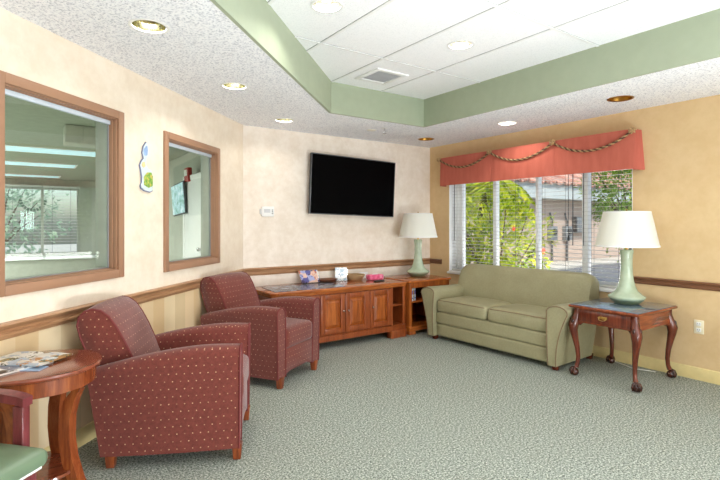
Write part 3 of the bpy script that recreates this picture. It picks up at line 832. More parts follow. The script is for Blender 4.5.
# ------------------------------------------------------------------ round table
r = thing('round_table', 'round cherry wood side table with curved legs against the left wall', 'side table', (.06, 2.765, 0))
RT = .69; RR = .272
b = MB(); b.lathe([(.002, RT-.02), (RR-.012, RT-.024), (RR-.002, RT-.018), (RR, RT-.010), (RR-.004, RT-.002), (RR-.016, RT), (.002, RT)], 64); b.build('tabletop', M['rttop'], r, 30)
b = MB(); b.lathe([(RR-.045, RT-.095), (RR-.028, RT-.095), (RR-.026, RT-.022), (RR-.045, RT-.022)], 64, closed=False)
b.loft([[(x*math.cos(2*PI*k/64), x*math.sin(2*PI*k/64), RT-.095) for k in range(64)] for x in (RR-.045, RR-.028)], False); b.build('apron', M['rtwood'], r, 40)
for a_ in (-0.61, -0.61+PI/2, -0.61+PI, -0.61-PI/2):
    pth = [(.0, .262), (.07, .262), (.12, .250), (.20, .222), (.30, .195), (.40, .175), (.48, .172), (.56, .185), (.62, .205), (.69, .24)]
    b = MB(); rings = []
    dv = Vector((math.cos(a_), math.sin(a_), 0)); pv = Vector((-dv.y, dv.x, 0))
    for i, (u, rr_) in enumerate([(0.0, .262), (.06, .240), (.14, .208), (.24, .178), (.34, .164), (.44, .168), (.52, .188), (.58, .214), (.605, .238), (.668, .247)]):
        th = .056
        z = u
        depth_in = .05 if u < .55 else .03
        if u >= .6: depth_in = .022
        o_ = [dv*(rr_) + pv*(-th/2), dv*(rr_) + pv*(th/2), dv*(rr_-depth_in) + pv*(th/2), dv*(rr_-depth_in) + pv*(-th/2)]
        rings.append([p + Vector((0, 0, z)) for p in o_])
    b.loft(rings); b.build('leg', M['rtwood'], r, 30)
b = MB(); b.lathe([(.002, .175), (.165, .175), (.175, .182), (.172, .194), (.002, .197)], 48); b.build('lower_shelf', M['rttop'], r, 40)

# ------------------------------------------------------------------ green-seated armchair
r = thing('wooden_armchair', 'burgundy wooden armchair with green vinyl seat at the bottom left corner', 'armchair', (-.315, 2.281, 0), -PI/4)
SWd = .27
b = MB()
def gseat(p):
    if p.z > 0: p.z += .018*(1-(p.x/.27)**2)*(1-(p.y/.27)**2)
    return p
b.rbox((.05, 0, .457), (.56, .50, .075), .035, 9, gseat); c = b.build('seat', M['vinyl'], r, 60)
p = MB(); yy = .246; p.tube([(-.21, -yy, .432), (.28, -yy, .432), (.323, -.2, .432), (.326, .2, .432), (.28, yy, .432), (-.21, yy, .432)], .0045, 6); p.build('piping', M['white'], c)
b = MB(); b.ring(-.24, .27, -.235, .235, .03, .34, .40).bm
b2 = MB(); b2.span(-.24, .27, -.24, -.21, .345, .42, .003); b2.span(-.24, .27, .21, .24, .345, .42, .003); b2.span(.24, .27, -.21, .21, .345, .42, .003); b2.span(-.24, -.21, -.21, .21, .345, .42, .003)
b2.build('seat_rail', M['burg'], r)
for s in (-1, 1):
    b = MB(); b.box((.165, s*.275, .315), (.048, .036, .63), .004, 2); b.build('leg', M['burg'], r)
    b = MB(); b.loft([[(x-.025, s*.275-.018, z), (x+.025, s*.275-.018, z), (x+.025, s*.275+.018, z), (x-.025, s*.275+.018, z)] for x, z in ((-.31, 0), (-.265, .2), (-.25, .44), (-.275, .66), (-.33, .90))]); b.build('leg', M['burg'], r, 30)
    b = MB(); b.loft([[(x, s*.275-w/2, z), (x, s*.275+w/2, z), (x, s*.275+w/2, z+.034), (x, s*.275-w/2, z+.034)] for x, z, w in ((-.29, .632, .04), (-.15, .645, .048), (.0, .648, .052), (.09, .646, .052), (.165, .638, .05), (.195, .63, .046))]); b.build('armrest', M['burg'], r, 30)
b = MB()
b.loft([[(x-.012, y, .84 + .03*(1-(y/.26)**2)), (x+.012, y, .84 + .03*(1-(y/.26)**2)), (x+.008, y, .90 + .04*(1-(y/.26)**2)), (x-.016, y, .90 + .04*(1-(y/.26)**2))] for y, x in [(-.26+.065*k, -.318 - .02*math.sin(PI*k/8)) for k in range(9)]]); b.build('top_rail', M['burg'], r, 40)
b = MB(); b.rbox((0, 0, 0), (.05, .46, .32), .022, 8); b.xf(Matrix.Translation((-.285, 0, .68)) @ Matrix.Rotation(-.2, 4, 'Y')); b.build('backrest', M['vinyl'], r, 60)

# ------------------------------------------------------------------ television and wall things
r = thing('television', 'black flat screen television mounted on the back wall above the console', 'television', (3.415, 4.985, 1.815))
r.rotation_euler = (0.03, 0.026, 0.0)
tw, th = .635, .362
b = MB(); b.box((0, .022, 0), (2*tw, .035, 2*th), .006, 2); b.box((0, .045, -.05), (.9, .03, .44), .01, 2); b.build('casing', M['black'], r)
b = MB(); b.ring(-tw, tw, -th, th, .011, -.003, .02, .003); b.build('bezel', M['dgrey'], r)
b = MB(); b.span(-tw+.011, tw-.011, -.0005, .006, -th+.011, th-.011); b.build('display', M['screen'], r)
b = MB(); b.span(-.025, .025, -.004, 0, -th+.002, -th+.009); b.build('badge', M['chrome'], r)
b = MB(); b.span(-.25, .25, .058, .10, -.15, .15, .004); b.build('wall_bracket', M['dgrey'], r)
r = thing('thermostat', 'small white thermostat box on the back wall left of the television', 'thermostat', (2.28, 5.10, 1.49))
b = MB(); b.box((0, -.016, 0), (.15, .03, .115), .008, 3); b.build('housing', M['white'], r)
b = MB(); b.box((-.012, -.032, .008), (.075, .004, .042), .001, 1); b.build('display', M['ventgrey'], r)
b = MB(); b.box((-.082, -.01, .0), (.022, .02, .06), .004, 2); b.build('bracket', M['ventgrey'], r)
b = MB()
for k in range(3): b.box((.052, -.032, -.022+.02*k), (.018, .004, .008), .001, 1)
b.build('button', M['dgrey'], r)
# plaque: a small painted cut-out between the interior windows
r = thing('wall_plaque', 'small painted cut-out plaque, blue above green, on the wall between the interior windows', 'plaque', (.74 - .0, 3.84, 1.60), PI/4)
out = [(-.02, -.005), (.05, -.012), (.085, .0), (.088, .10), (.075, .155), (.03, .165), (.0, .19), (.005, .235), (.02, .262), (.028, .31), (.015, .355), (.002, .362), (-.03, .325), (-.045, .275), (-.03, .235), (-.055, .215), (-.075, .18), (-.062, .145), (-.05, .10), (-.052, .055), (-.065, .035), (-.06, .012)]
def flat(pts, y0, y1): return MB().prism(pts, lambda a, z, d_: Vector((a, y0 + (y1-y0)*d_, z)), .0015, 1)
M['pale'] = plain('plaque_pale', (206, 220, 222), .4); M['pblue'] = plain('plaque_blue', (150, 178, 220), .4, vary=.2, scale=30)
t = NT('plaque_green'); n = t.noise(t.tc(), 38, 3, .6)
t.base(t.ramp(n, [(.38, lin((104, 150, 58))), (.52, lin((158, 188, 88))), (.6, lin((226, 190, 90))), (.68, lin((214, 130, 96)))]), .4); M['pgreen'] = t.m
M['edge'] = plain('plaque_edge', (120, 126, 156), .5)
flat(out, -.012, -.003).build('board', M['edge'], r, 30)
sc = [(x*.93 + .0015, .18 + (z-.18)*.965) for x, z in out]
flat(sc, -.0145, -.011).build('painted_face', M['pale'], r, 30)
flat([(-.028, .04), (.03, .022), (.078, .04), (.08, .11), (.06, .14), (.01, .135), (-.03, .10)], -.0175, -.0135).build('green_motif', M['pgreen'], r, 30)
flat([(-.032, .27), (-.015, .255), (.012, .262), (.02, .30), (.01, .335), (-.012, .325), (-.03, .30)], -.0175, -.0135).build('blue_motif', M['pblue'], r, 30)
flat([(-.058, .18), (-.035, .165), (-.01, .18), (-.02, .21), (-.045, .205)], -.0175, -.0135).build('cream_motif', M['cream_base'], r, 30)
r = thing('wall_outlet', 'ivory double power outlet low on the right wall', 'outlet', (4.80, 1.735, .46), -PI/2)
M['ivory'] = plain('ivory_plate', (236, 226, 196), .4, vary=.02)
b = MB(); b.box((0, -.004, 0), (.075, .008, .118), .003, 2); b.build('plate', M['ivory'], r)
for z in (-.026, .026):
    b = MB(); b.box((0, -.009, z), (.036, .004, .032), .0015, 2); s_ = b.build('socket', M['white'], r)
    b = MB()
    for x in (-.008, .008): b.span(x-.0015, x+.0015, -.0118, -.0105, z-.002, z+.009)
    b.ball((0, -.0105, z-.009), .0028, 8); b.build('slots', M['cord'], s_)

# ------------------------------------------------------------------ valance over the big window
r = thing('valance', 'coral red box valance with gold rope swags over the big window', 'valance', (4.66, 0, 0))
VY0, VY1, VZ0, VZ1 = 4.75, 2.215, 1.865, 2.24
seams = [VY0, 3.89, 3.04, VY1]
b = MB(); b.span(.012, .138, VY1+.01, VY0-.01, VZ1-.02, VZ1-.004); b.build('board', M['coral'], r)
for k in range(3):
    ya, yb = seams[k], seams[k+1]
    rings = []; N = 24
    for i in range(N+1):
        u = i/N; y = ya + (yb-ya)*u
        bow = .004*math.sin(PI*u) - .008*math.exp(-min(u, 1-u)*30) 
        rings.append([(-bow, y, VZ1), (-bow-.004, y, VZ1-.15), (-bow-.007, y, VZ0), (-bow+.003, y, VZ0), (-bow+.006, y, VZ1-.15), (-bow+.01, y, VZ1)])
    b = MB(); b.loft(rings); b.build('front_panel', M['coral'], r, 60)
for y, sg in ((VY0, 1), (VY1, -1)):
    rings = []
    for i in range(13):
        u = i/12; x = .004 + .132*u; o_ = sg*(.016*math.sin(u*PI*5) + .02*u)
        rings.append([(x, y+o_*.4, VZ1), (x, y+o_*1.3, VZ0-.004), (x, y+o_*1.3-sg*.007, VZ0-.004), (x, y+o_*.4-sg*.007, VZ1)])
    b = MB(); b.loft(rings); b.build('side_return', M['coral'], r, 60)
def rope_pts(ya, yb, drop, n=30):
    return [Vector((-.02, ya + (yb-ya)*i/n, VZ1-.022 - drop*4*(i/n)*(1-i/n))) for i in range(n+1)]
for k in range(3):
    P = rope_pts(seams[k] + (.0 if k else -.0), seams[k+1], .135)
    b = MB()
    for ph in (0, PI):
        q = []
        fine = []
        for i in range(len(P)-1):
            for j in range(5): fine.append(P[i].lerp(P[i+1], j/5))
        fine.append(P[-1])
        for i, p in enumerate(fine):
            a_ = i*0.55 + ph; q.append(p + Vector((math.cos(a_)*.006, 0, math.sin(a_)*.006)))
        b.tube(q, .0078, 6); b.build('rope_strand', M['rope'] if ph else M['rope_dark'], r, 60); b = MB()
    b.bm.free()
for k, y in enumerate(seams):
    b = MB(); rnd = random.Random(k)
    for i in range(7):
        a_ = 2*PI*i/7
        b.tube([(-.022, y, VZ1-.02), (-.034, y+.026*math.cos(a_), VZ1-.02+.022*math.sin(a_)), (-.024, y+.04*math.cos(a_+.5), VZ1-.02+.032*math.sin(a_+.5))], [.006, .009, .005], 6)
    b.ball((-.03, y, VZ1-.02), .012, 8); b.build('rope_knot', M['rope'], r, 60)

# ------------------------------------------------------------------ small things
def printed(name, stops, scale, rough=0.3, seed=0):
    t = NT(name); mp = t.n.new('ShaderNodeMapping'); mp.inputs['Location'].default_value = (seed*3.7, seed*1.9, seed)
    t.link(t.tc(), mp.inputs['Vector'])
    v = t.node('ShaderNodeTexVoronoi'); v.distance = 'CHEBYCHEV'; v.inputs['Scale'].default_value = scale; t.link(mp.outputs[0], v.inputs['Vector'])
    sp = t.node('ShaderNodeSeparateColor'); t.link(v.outputs['Color'], sp.inputs[0])
    n = t.noise(mp.outputs[0], scale*2.2, 3, .6)
    t.base(t.ramp(t.math('ADD', t.math('MULTIPLY', sp.outputs[0], .65), t.math('MULTIPLY', n, .35)), [(p, lin(c)) for p, c in stops], 'CONSTANT'), rough)
    return t.m
M['paper'] = plain('paper_edges', (232, 230, 224), .6)
M['mag_a'] = printed('magazine_print', [(0, (214, 212, 206)), (.34, (168, 180, 194)), (.48, (176, 128, 76)), (.58, (86, 96, 66)), (.68, (222, 218, 210)), (.8, (66, 62, 70))], 19, .25, 1)
M['mag_b'] = printed('magazine_print_dark', [(0, (70, 66, 70)), (.35, (224, 224, 222)), (.6, (120, 126, 142)), (.8, (238, 236, 230))], 12, .25, 2)
M['mag_c'] = printed('magazine_print_warm', [(0, (74, 58, 96)), (.3, (196, 116, 84)), (.45, (226, 190, 170)), (.58, (92, 90, 150)), (.72, (168, 172, 214)), (.86, (60, 44, 60))], 16, .3, 3)
M['mag_blue'] = printed('magazine_print_blue', [(0, (60, 96, 170)), (.35, (232, 236, 242)), (.5, (74, 120, 200)), (.75, (200, 60, 70)), (.85, (236, 238, 240))], 30, .3, 4)
M['mat'] = printed('mat_print', [(0, (70, 72, 84)), (.4, (104, 108, 124)), (.62, (150, 150, 158)), (.8, (62, 60, 70))], 22, .2, 5)
M['card'] = printed('card_print', [(0, (226, 232, 238)), (.45, (168, 190, 206)), (.6, (236, 238, 238)), (.8, (128, 150, 176)), (.92, (200, 160, 150))], 26, .25, 6)
M['pink'] = printed('pink_print', [(0, (222, 84, 128)), (.5, (234, 110, 148)), (.7, (240, 160, 184)), (.9, (214, 66, 112))], 30, .4, 7)
M['wicker'] = NT('wicker'); t = M['wicker']; w = t.node('ShaderNodeTexWave'); w.inputs['Scale'].default_value = 38; w.inputs['Distortion'].default_value = 3; w.bands_direction = 'Z'; t.link(t.tc(), w.inputs['Vector'])
t.base(t.ramp(w.outputs['Fac'], [(.2, lin((132, 96, 58))), (.7, lin((206, 178, 134)))]), .7); t.bump(w.outputs['Fac'], .5, .004); M['wicker'] = t.m
def magazine(name, label, loc, rz, w, d, mat, th=.006, group=None, openm=False):
    r = thing(name, label, 'magazine', loc, rz, group)
    b = MB()
    if openm:
        for s in (-1, 1):
            rings = []
            for i in range(9):
                u = i/8; z = th + .005*math.sin(PI*min(1, u*1.15))*(1-u*.3)
                rings.append([(s*w/2*u, -d/2, 0), (s*w/2*u, d/2, 0), (s*w/2*u, d/2, z), (s*w/2*u, -d/2, z)])
            b.loft(rings)
        b.build('pages', mat, r, 50)
    else:
        b.span(-w/2, w/2, -d/2, d/2, .0005, th-.001); b.build('pages', M['paper'], r, 0)
        c = MB(); c.span(-w/2-.001, w/2+.001, -d/2-.001, d/2+.001, th-.001, th); c.span(-w/2-.001, w/2+.001, -d/2-.001, d/2+.001, 0, .0007); c.span(-w/2-.0015, -w/2-.0005, -d/2, d/2, 0, th); c.build('cover', mat, r, 0)
    return r
magazine('magazine', 'closed magazine lying under the open one on the round table', (-.045, 2.80, RT), .5, .23, .27, M['mag_b'], .010, None)
magazine('magazine', 'open magazine with colourful pages on top on the round table', (.02, 2.835, RT+.0105), -.75, .31, .215, M['mag_a'], .004, None, True)
b = MB(); b.box((0, 0, .002), (.11, .07, .004), .001, 1); M['bluecard'] = plain('pale_blue_card', (150, 176, 206), .3)
tag(b.build('leaflet', M['bluecard'], None, 30, (.035, 2.675, RT), -.6), 'pale blue leaflet at the front edge of the round table', 'leaflet')

CT = CZ
b = MB(); b.prism([(2.10-2.5, 4.50-4.7), (2.94-2.5, 4.475-4.7), (2.98-2.5, 4.86-4.7), (2.14-2.5, 4.93-4.7)], lambda a, c_, d_: Vector((a, c_, .005*d_)), .0015)
tag(b.build('display_mat', M['mat'], None, 20, (2.5, 4.7, CT)), 'dark printed mat lying flat on the left half of the wooden console', 'mat')
# magazine holder with two leaning magazines
r = thing('brochure_stand', 'dark wire stand holding magazines on the console', 'stand', (2.74, 4.93, CT+.006))
b = MB()
for x in (-.09, .09): b.tube([(x, -.075, .004), (x, .04, .004), (x, .075, .12)], .004, 6); b.tube([(x, -.075, .004), (x, -.085, .03)], .004, 6)
b.tube([(-.09, .04, .004), (.09, .04, .004)], .004, 6); b.tube([(-.09, .075, .12), (.09, .075, .12)], .004, 6); b.build('frame', M['black'], r)
for k, (dz, mt, lab) in enumerate(((.0, 'mag_c', 'front magazine with purple and orange cover leaning in the console stand'), (.0, 'mag_b', 'rear magazine leaning behind another in the console stand'))):
    q = thing('magazine', lab, 'magazine', (2.735 + .03*k, 4.90 + .022*k, CT+.0125))
    q.rotation_euler = (0.95, 0, 0)
    b = MB(); b.span(-.115, .115, 0, .16 - .0*k, 0, .007); b.build('pages', M['paper'], q, 0)
    b = MB(); b.span(-.116, .116, -.001, .161, .007, .0085); b.build('cover', M[mt], q, 0)
r = thing('shallow_tray', 'dark shallow oval tray beside the magazine stand on the console', 'tray', (2.97, 4.925, CT+.0055))
b = MB(); b.lathe([(.002, .0), (.085, .0), (.115, .028), (.118, .03), (.112, .03), (.082, .006), (.002, .006)], 28).xf(Matrix.Diagonal((1.15, .8, 1, 1))); b.build('bowl', M['railpost'], r, 50)
b = MB(); b.tube([(.13*math.cos(a_)*1.04, .094*math.sin(a_)*1.04, .03) for a_ in [2*PI*k/28 for k in range(28)]], .004, 6, True); b.build('rim', M['mahog'], r, 60)
r = thing('card_holder', 'clear upright holder with a pale blue card standing on the console', 'card holder', (3.17, 4.93, CT), -.35)
M['acrylic'] = glassmat('clear_acrylic', (.95, .97, .98, 1))
b = MB(); b.span(-.075, .075, -.03, .03, 0, .006, .002); b.span(-.077, .077, -.010, -.007, .0, .03); b.span(-.077, .077, .004, .007, .0, .155); b.build('holder', M['acrylic'], r, 0)
b = MB(); b.span(-.072, .072, -.002, .003, .008, .165); b.build('card', M['card'], r, 0)
r = thing('wicker_basket', 'low tan wicker basket on the console beside the pink box', 'basket', (3.375, 4.93, CT))
b = MB(); b.lathe([(.002, 0), (.085, 0), (.108, .03), (.118, .058), (.121, .064), (.113, .064), (.10, .03), (.078, .008), (.002, .008)], 36); b.build('bowl', M['wicker'], r, 50)
b = MB()
for ph in (0, PI): b.tube([((.117+.004*math.cos(k*.9+ph))*math.cos(2*PI*k/84), (.117+.004*math.cos(k*.9+ph))*math.sin(2*PI*k/84), .064+.004*math.sin(k*.9+ph)) for k in range(84)], .0045, 6, True)
b.build('rim', M['wicker'], r, 60)
b = MB(); b.box((0, 0, .04), (.13, .004, .08), rot=Matrix.Rotation(-.16, 3, 'X')); tag(b.build('white_card', M['white'], None, 0, (3.56, 5.0, CT)), 'small plain white card leaning at the wall behind the pink box', 'card')
r = thing('tissue_box', 'pink flat tissue packet on the console near its right end', 'tissue box', (3.585, 4.80, CT), -.1)
b = MB(); b.rbox((0, 0, .034), (.20, .11, .066), .014, 7); b.build('box', M['pink'], r, 50)
b = MB(); b.loft([[(-.04, -.008, .066), (.04, -.008, .066), (.04, .008, .066), (-.04, .008, .066)], [(-.03, -.004, .076), (.028, -.01, .078), (.03, .002, .08), (-.026, .006, .075)]]); b.build('tissue', M['paper'], r)
r = thing('remote_control', 'black remote control at the front of the console before the pink box', 'remote', (3.50, 4.60, CT), .25)
b = MB(); b.box((0, 0, .009), (.16, .045, .018), .006, 3); b.build('casing', M['black'], r)
b = MB()
for i in range(6):
    for j in range(3): b.box((-.05+.02*i, -.012+.012*j, .0185), (.009, .006, .003), .001, 1)
b.build('buttons', M['dgrey'], r)
for k, (x, lab, mt) in enumerate(((3.915, 'blue and white magazine standing on the bookcase shelf, nearest the console', 'mag_blue'), (3.945, 'pale magazine standing second from the left on the bookcase shelf', 'mag_a'), (3.975, 'blue magazine standing third from the left on the bookcase shelf', 'mag_blue'))):
    q = thing('magazine', lab, 'magazine', (x, 4.475 + .01*k, .4025), 0, 'magazines on the bookcase shelf')
    b = MB(); b.span(-.010, .010, 0, .20, 0, .15); b.build('pages', M['paper'], q, 0)
    b = MB(); b.span(-.012, -.010, -.002, .2, 0, .152); b.span(.010, .012, -.002, .2, 0, .152); b.span(-.012, .012, -.002, .0, 0, .152); b.build('cover', M[mt], q, 0)
b = MB(); b.tube([(4.775, 2.46, .02), (4.74, 2.42, .006), (4.70, 2.30, .005), (4.66, 2.22, .005), (4.70, 2.12, .005), (4.72, 2.05, .005)], .004, 6)
tag(b.build('power_cord', M['white'], None, 60), 'thin white cord lying on the carpet behind the end table', 'cord')

# ------------------------------------------------------------------ outdoors
GZ = -.14
t = NT('asphalt'); n = t.noise(t.tc(), 30, 4, .7); t.base(t.ramp(n, [(.3, lin((100, 102, 106))), (.7, lin((134, 136, 140)))]), .9); M['asphalt'] = t.m
M['concrete'] = plain('concrete', (206, 202, 192), .85, vary=.08, scale=5)
M['stucco'] = plain('pink_stucco', (196, 176, 162), .9, vary=.04, scale=20)
M['fascia'] = plain('pale_fascia', (196, 206, 206), .6, vary=.03)
M['metalbox'] = plain('grey_meter_metal', (128, 134, 138), .5, .2)
def leafmat(name, cs, seed=0):
    t = NT(name); n = t.noise(t.tc(), 7, 2, .6)
    col = t.ramp(n, [(.32, lin(cs[0])), (.5, lin(cs[1])), (.66, lin(cs[2]))])
    t.base(col, .45, 0, .4)
    tr = t.node('ShaderNodeBsdfTranslucent'); t.link(col, tr.inputs[0])
    mx = t.node('ShaderNodeMixShader'); mx.inputs[0].default_value = .4
    t.link(t.b.outputs[0], mx.inputs[1]); t.link(tr.outputs[0], mx.inputs[2]); t.link(mx.outputs[0], t.out.inputs[0]); return t.m
M['leaf_y'] = leafmat('yellow_green_leaf', ((104, 142, 24), (178, 196, 36), (226, 222, 70)))
M['leaf_g'] = leafmat('green_leaf', ((84, 126, 40), (138, 174, 62), (192, 206, 104)))
M['leaf_p'] = leafmat('pale_green_leaf', ((140, 176, 150), (176, 204, 176), (206, 224, 200)))
M['bark'] = plain('bark', (98, 84, 66), .9, vary=.25, scale=14)
M['flower'] = plain('red_flower', (232, 84, 56), .6)
b = MB(); b.span(5.05, 46, -25, 40, GZ-.1, GZ); struct(b.build('ground', M['asphalt'], None, 0))
b = MB(); b.span(-20, 5.03, 14.42, 40, GZ-.1, GZ-.002); struct(b.build('ground_side', M['concrete'], None, 0))
b = MB(); b.prism([(9, 10.4), (9, 8.7), (14, 8.9), (17, 9.3), (20, 9.0), (30, 9.0), (30, 10.4)], lambda x, y, d_: Vector((x, y, GZ + .08*d_)), .01); struct(b.build('path', M['concrete'], None, 30))
r = thing('neighbouring_building', 'pale stucco building with red tile roof outside the big window', 'building', (18, 10.5, GZ))
b = MB(); b.span(-7, 9, 0, 6, 0, 2.62); b.build('wall', M['stucco'], r, 0)
b = MB(); b.span(-7.5, 9.5, -.55, -.49, 2.36, 2.90); b.span(-7.5, 9.5, -.49, 6.4, 2.36, 2.42); b.span(-7.5, -7.44, -.49, 6.4, 2.36, 2.9); b.build('fascia', M['fascia'], r, 0)
t = NT('red_tiles'); w = t.node('ShaderNodeTexWave'); w.bands_direction = 'X'; w.inputs['Scale'].default_value = 1.4; t.link(t.tc(), w.inputs['Vector'])
w2 = t.node('ShaderNodeTexWave'); w2.bands_direction = 'Y'; w2.wave_profile = 'SAW'; w2.inputs['Scale'].default_value = .9; t.link(t.tc(), w2.inputs['Vector'])
n = t.noise(t.tc(), 3, 3); t.base(t.mix(t.math('MULTIPLY', w.outputs['Fac'], .5), t.ramp(n, [(.3, lin((176, 112, 92))), (.7, lin((214, 160, 140)))]), lin((232, 196, 180))), .8)
t.bump(t.math('ADD', w.outputs['Fac'], w2.outputs['Fac']), 1.0, .1); M['tiles'] = t.m
rings = []
for i in range(140):
    x = -7.6 + 17.2*i/139; zz = .045*math.sin(i*1.5)
    rings.append([(x, -.68, 2.92+zz), (x, -.66, 2.86+zz), (x, 3.0, 4.35+zz), (x, 3.0, 4.43+zz)])
b = MB(); b.loft(rings); b.build('roof', M['tiles'], r, 60)
for x, z0, w, h, lab in ((15.9, .72, .42, .52, 'left grey meter box on the stucco wall outside the window'), (16.85, .72, .42, .52, 'right grey meter box on the stucco wall outside the window')):
    q = thing('meter_box', lab, 'meter box', (x, 10.5, z0), 0, 'meter boxes on the neighbouring wall')
    b = MB(); b.span(-w/2, w/2, -.16, 0, 0, h, .015); b.build('housing', M['metalbox'], q)
    b = MB(); b.lathe([(.002, .0), (.11, .0), (.11, .05), (.09, .09), (.002, .10)], 20).xf(Matrix.Translation((0, -.15, h*.62)) @ Matrix.Rotation(PI/2, 4, 'X')); b.build('meter', M['dgrey'], q)
    b = MB(); b.tube([(0, -.08, h-.02), (0, -.08, h+.2), (-.08, -.07, h+.32), (-.1, -.05, h+.5)], .03, 8); b.tube([(0, -.07, .02), (0, -.07, -.84)], .035, 8); b.build('conduit', M['cord'], q)
q = thing('panel_box', 'large dark grey electrical panel on the stucco wall outside the window', 'electrical panel', (17.6, 10.5, .98))
b = MB(); b.span(-.32, .32, -.2, 0, 0, .62, .01); b.build('housing', M['dgrey'], q)
b = MB(); b.span(-.29, .29, -.215, -.2, .03, .59, .006); b.build('door', M['metalbox'], q); 
def leaf_quads(b, p, d, ln, wd, rnd):
    d = d.normalized(); s = d.cross(Vector((rnd.uniform(-.4, .4), rnd.uniform(-.4, .4), 1))); 
    if s.length < .05: s = d.orthogonal()
    s.normalize(); n = s.cross(d)
    b.quad(p, p + d*ln*.45 + s*wd + n*wd*.3, p + d*ln, p + d*ln*.45 - s*wd + n*wd*.3)
def shrub(name, label, loc, rad, hgt, zc, n, ln, mat, seed, cat='shrub', trunk=False, extra=None, group=None):
    rnd = random.Random(seed); r = thing(name, label, cat, loc, 0, group)
    b = MB(); st = MB(); stems = []
    for k in range(14):
        a_ = 2*PI*k/14 + rnd.uniform(-.2, .2); q = rnd.uniform(.3, .8)
        top = Vector((math.cos(a_)*rad*q, math.sin(a_)*rad*q, zc + hgt*rnd.uniform(-.2, .75)))
        base = Vector((math.cos(a_)*.06, math.sin(a_)*.06, 0)) if not trunk else Vector((0, 0, zc - hgt*.7))
        stems.append((base, top)); st.tube([base, base.lerp(top, .5) + Vector((0, 0, .1)), top], [.025, .018, .006], 6)
    if trunk: st.tube([(0, 0, 0), (.05, 0, (zc-hgt*.6)*.5), (0, 0, zc-hgt*.55)], [.06, .05, .04], 10)
    st.build('stem' if not trunk else 'trunk', M['bark'], r, 60)
    for i in range(n):
        while True:
            v = Vector((rnd.uniform(-1, 1), rnd.uniform(-1, 1), rnd.uniform(-1, 1)))
            if .35 < v.length < 1: break
        lump = .72 + .45*noise.noise(v*2.3 + Vector((seed, 0, 0)))
        p = Vector((v.x*rad*lump*1.1, v.y*rad*lump*1.1, zc + v.z*hgt*lump*1.1))
        if p.z < .02: continue
        d = v.normalized() + Vector((rnd.uniform(-.8, .8), rnd.uniform(-.8, .8), rnd.uniform(-.7, .7)))
        leaf_quads(b, p, d, ln*rnd.uniform(.6, 1.3), ln*.24, rnd)
    b.build('foliage', mat, r, 0)
    if extra: extra(r)
    return r
def flowers(r):
    for px, py, pz in ((-.35, -.62, 1.42), (.1, -.85, 1.05)):
        b = MB()
        for k in range(5):
            a_ = 2*PI*k/5; dv = Vector((math.cos(a_), -.4, math.sin(a_))).normalized(); sv = Vector((-math.sin(a_), 0, math.cos(a_)))
            p = Vector((px, py, pz)); b.quad(p, p+dv*.035+sv*.025, p+dv*.06, p+dv*.035-sv*.025)
        b.build('flower', M['flower'], r, 0)
shrub('hibiscus_shrub', 'bright yellow-green leafy shrub close outside the left half of the big window', (6.8, 5.55, GZ), 1.12, 1.0, 1.08, 3000, .125, M['leaf_y'], 3, 'shrub', False, flowers)
shrub('leafy_tree', 'green tree outside behind the lamp on the end table', (10.6, 5.1, GZ), 1.15, 1.4, 2.15, 4600, .11, M['leaf_g'], 11, 'tree', True)
shrub('round_shrub', 'yellow-green shrub behind the palm outside the left pane of the big window', (9.3, 10.0, GZ), 1.5, 1.5, 1.5, 2400, .18, M['leaf_g'], 5)
def palm(label, loc, h, nf, ln, seed):
    rnd = random.Random(seed); r = thing('palm_tree', label, 'palm', loc)
    b = MB(); b.tube([(0, 0, 0), (.08, .02, h*.5), (.18, .0, h)], [.11, .085, .075], 10); b.build('trunk', M['bark'], r, 60)
    for k in range(nf):
        a_ = 2*PI*k/nf + rnd.uniform(-.2, .2); up = rnd.uniform(.25, 1.1); b = MB(); P = []
        for i in range(11):
            u = i/10; P.append(Vector((.18 + math.cos(a_)*ln*u*.8, math.sin(a_)*ln*u*.8, h + ln*(up*u*.7 - (.55+.4*up)*u*u))))
        b.tube(P, [.014*(1-.07*i) for i in range(11)], 5)
        for i in range(1, 11):
            dv = (P[i]-P[i-1]).normalized(); sd = dv.cross(Vector((0, 0, 1))).normalized()
            for s in (-1, 1):
                for q in range(3):
                    p = P[i-1].lerp(P[i], q/3); leaf_quads(b, p, dv*.6 + sd*s - Vector((0, 0, .35)), ln*.40*(1-.6*abs(i/10-.45)), .04, rnd)
        b.build('frond', M['leaf_y'], r, 0)
    return r
palm('small palm with yellowish fronds outside the left pane of the big window', (8.0, 7.0, GZ), 2.25, 15, 1.25, 4)
shrub('garden_tree', 'green tree outside the far office window, seen through both panes', (-.6, 18.2, GZ), 2.1, 1.7, 1.9, 1500, .2, M['leaf_p'], 21, 'tree', True)

# ------------------------------------------------------------------ light
w = bpy.data.worlds.new('sky'); scene.world = w; w.use_nodes = True
nt = w.node_tree; bg = nt.nodes['Background']
sky = nt.nodes.new('ShaderNodeTexSky'); sky.sky_type = 'NISHITA'; sky.sun_disc = False
sky.sun_elevation = math.radians(52); sky.sun_rotation = math.radians(215); sky.air_density = 1.0; sky.dust_density = 2.0
nt.links.new(sky.outputs[0], bg.inputs[0]); bg.inputs[1].default_value = 0.24
def light(name, kind, loc, energy, color=(1, 1, 1), **kw):
    d = bpy.data.lights.new(name, kind); d.energy = energy; d.color = color
    for k, v in kw.items(): setattr(d, k, v)
    o = bpy.data.objects.new(name, d); COL.objects.link(o); o.location = loc; return o
sun = light('sun', 'SUN', (0, 0, 20), 3.4, (1, .95, .86), angle=math.radians(1.0))
sun.rotation_euler = Vector((.35, .62, -.85)).to_track_quat('-Z', 'Y').to_euler()
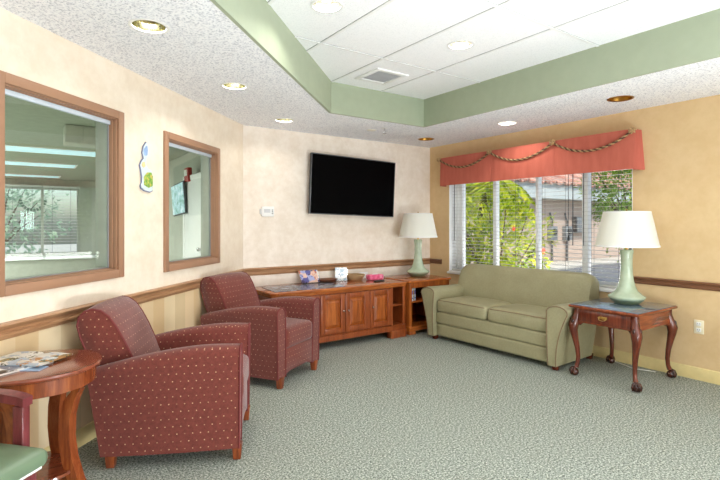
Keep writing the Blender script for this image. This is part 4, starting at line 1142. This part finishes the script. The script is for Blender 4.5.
for i, so in enumerate(SO):
    x = 4.80 - (so[0]+so[1])/2
    o = light('fill_front', 'AREA', (x, -4.16, 1.4), 104, (.9, .95, 1), shape='RECTANGLE', size=so[1]-so[0], size_y=so[3]-so[2])  # area lamps added in the unseen front windows to fill the room
    o.rotation_euler = Vector((0, 1, 0)).to_track_quat('-Z', 'Z').to_euler()
o = light('daylight_right', 'AREA', (5.30, 5.24-(WX0+WX1)/2, 1.75), 0, (1, .98, .95), shape='RECTANGLE', size=2.4, size_y=1.2)
o.data.energy = 140; o.location = (6.6, 3.6, .15); o.data.size_y = 1.6; o.data.size = 3.0
o.rotation_euler = Vector((-1, 0, .62)).to_track_quat('-Z', 'Y').to_euler()
for i, (x, y) in enumerate(((2.7, -.2), (1.5, -.5))):
    o = light('floor_fill', 'AREA', (x, y, .25), 72, (.9, .95, 1), shape='DISK', size=.5)  # low lamps without a fixture, added to brighten the ceiling
    o.rotation_euler = Vector((-.3, .5, 1)).to_track_quat('-Z', 'Y').to_euler()
for x, y, z, lit in can_lights:
    if lit:
        o = light('downlight_lamp', 'AREA', (x, y, z+.047), 6 if lit == 2 else 3, (1, .97, .9), shape='DISK', size=.07)
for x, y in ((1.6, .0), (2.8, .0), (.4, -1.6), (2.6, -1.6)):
    o = light('ceiling_fill', 'AREA', (x, y, HC-.02), 9, (.95, .97, 1), shape='RECTANGLE', size=.55, size_y=1.1)  # lamps with no fitting, added out of frame for overall brightness
for x, y in ((-2.6, 6.5), (-2.6, 9.5), (-2.6, 12.2), (-5, 5.6), (-5, 11.5)):
    light('office_fill', 'AREA', (x, y, H-.03), 230, (1, 1, .97), shape='RECTANGLE', size=1.2, size_y=.55)  # unseen lamps added to brighten the office, no troffers at these spots
o = light('office_daylight', 'AREA', (0, 14.45, 1.4), 60, (.9, 1, 1), shape='RECTANGLE', size=2.2, size_y=1.5); o.rotation_euler = Vector((0, -1, 0)).to_track_quat('-Z', 'Z').to_euler()
bpy.data.objects.remove(o)

# ------------------------------------------------------------------ camera and view
cam = bpy.data.cameras.new('camera'); co = bpy.data.objects.new('camera', cam); COL.objects.link(co)
co.location = (0, 0, 1.36); co.rotation_euler = (PI/2, 0, -math.radians(35)); cam.sensor_width = 36; cam.lens = 482/720*36
cam.shift_y = -17/720; cam.clip_start = .05; scene.camera = co
vs = scene.view_settings; vs.view_transform = 'Standard'; vs.look = 'None'; vs.exposure = 0.0; vs.gamma = 1.0; vs.use_curve_mapping = False
scene.cycles.use_denoising = True; scene.cycles.max_bounces = 10; scene.cycles.diffuse_bounces = 6; scene.cycles.transparent_max_bounces = 16
scene.cycles.sample_clamp_indirect = 6.0; scene.cycles.caustics_reflective = False; scene.cycles.caustics_refractive = False
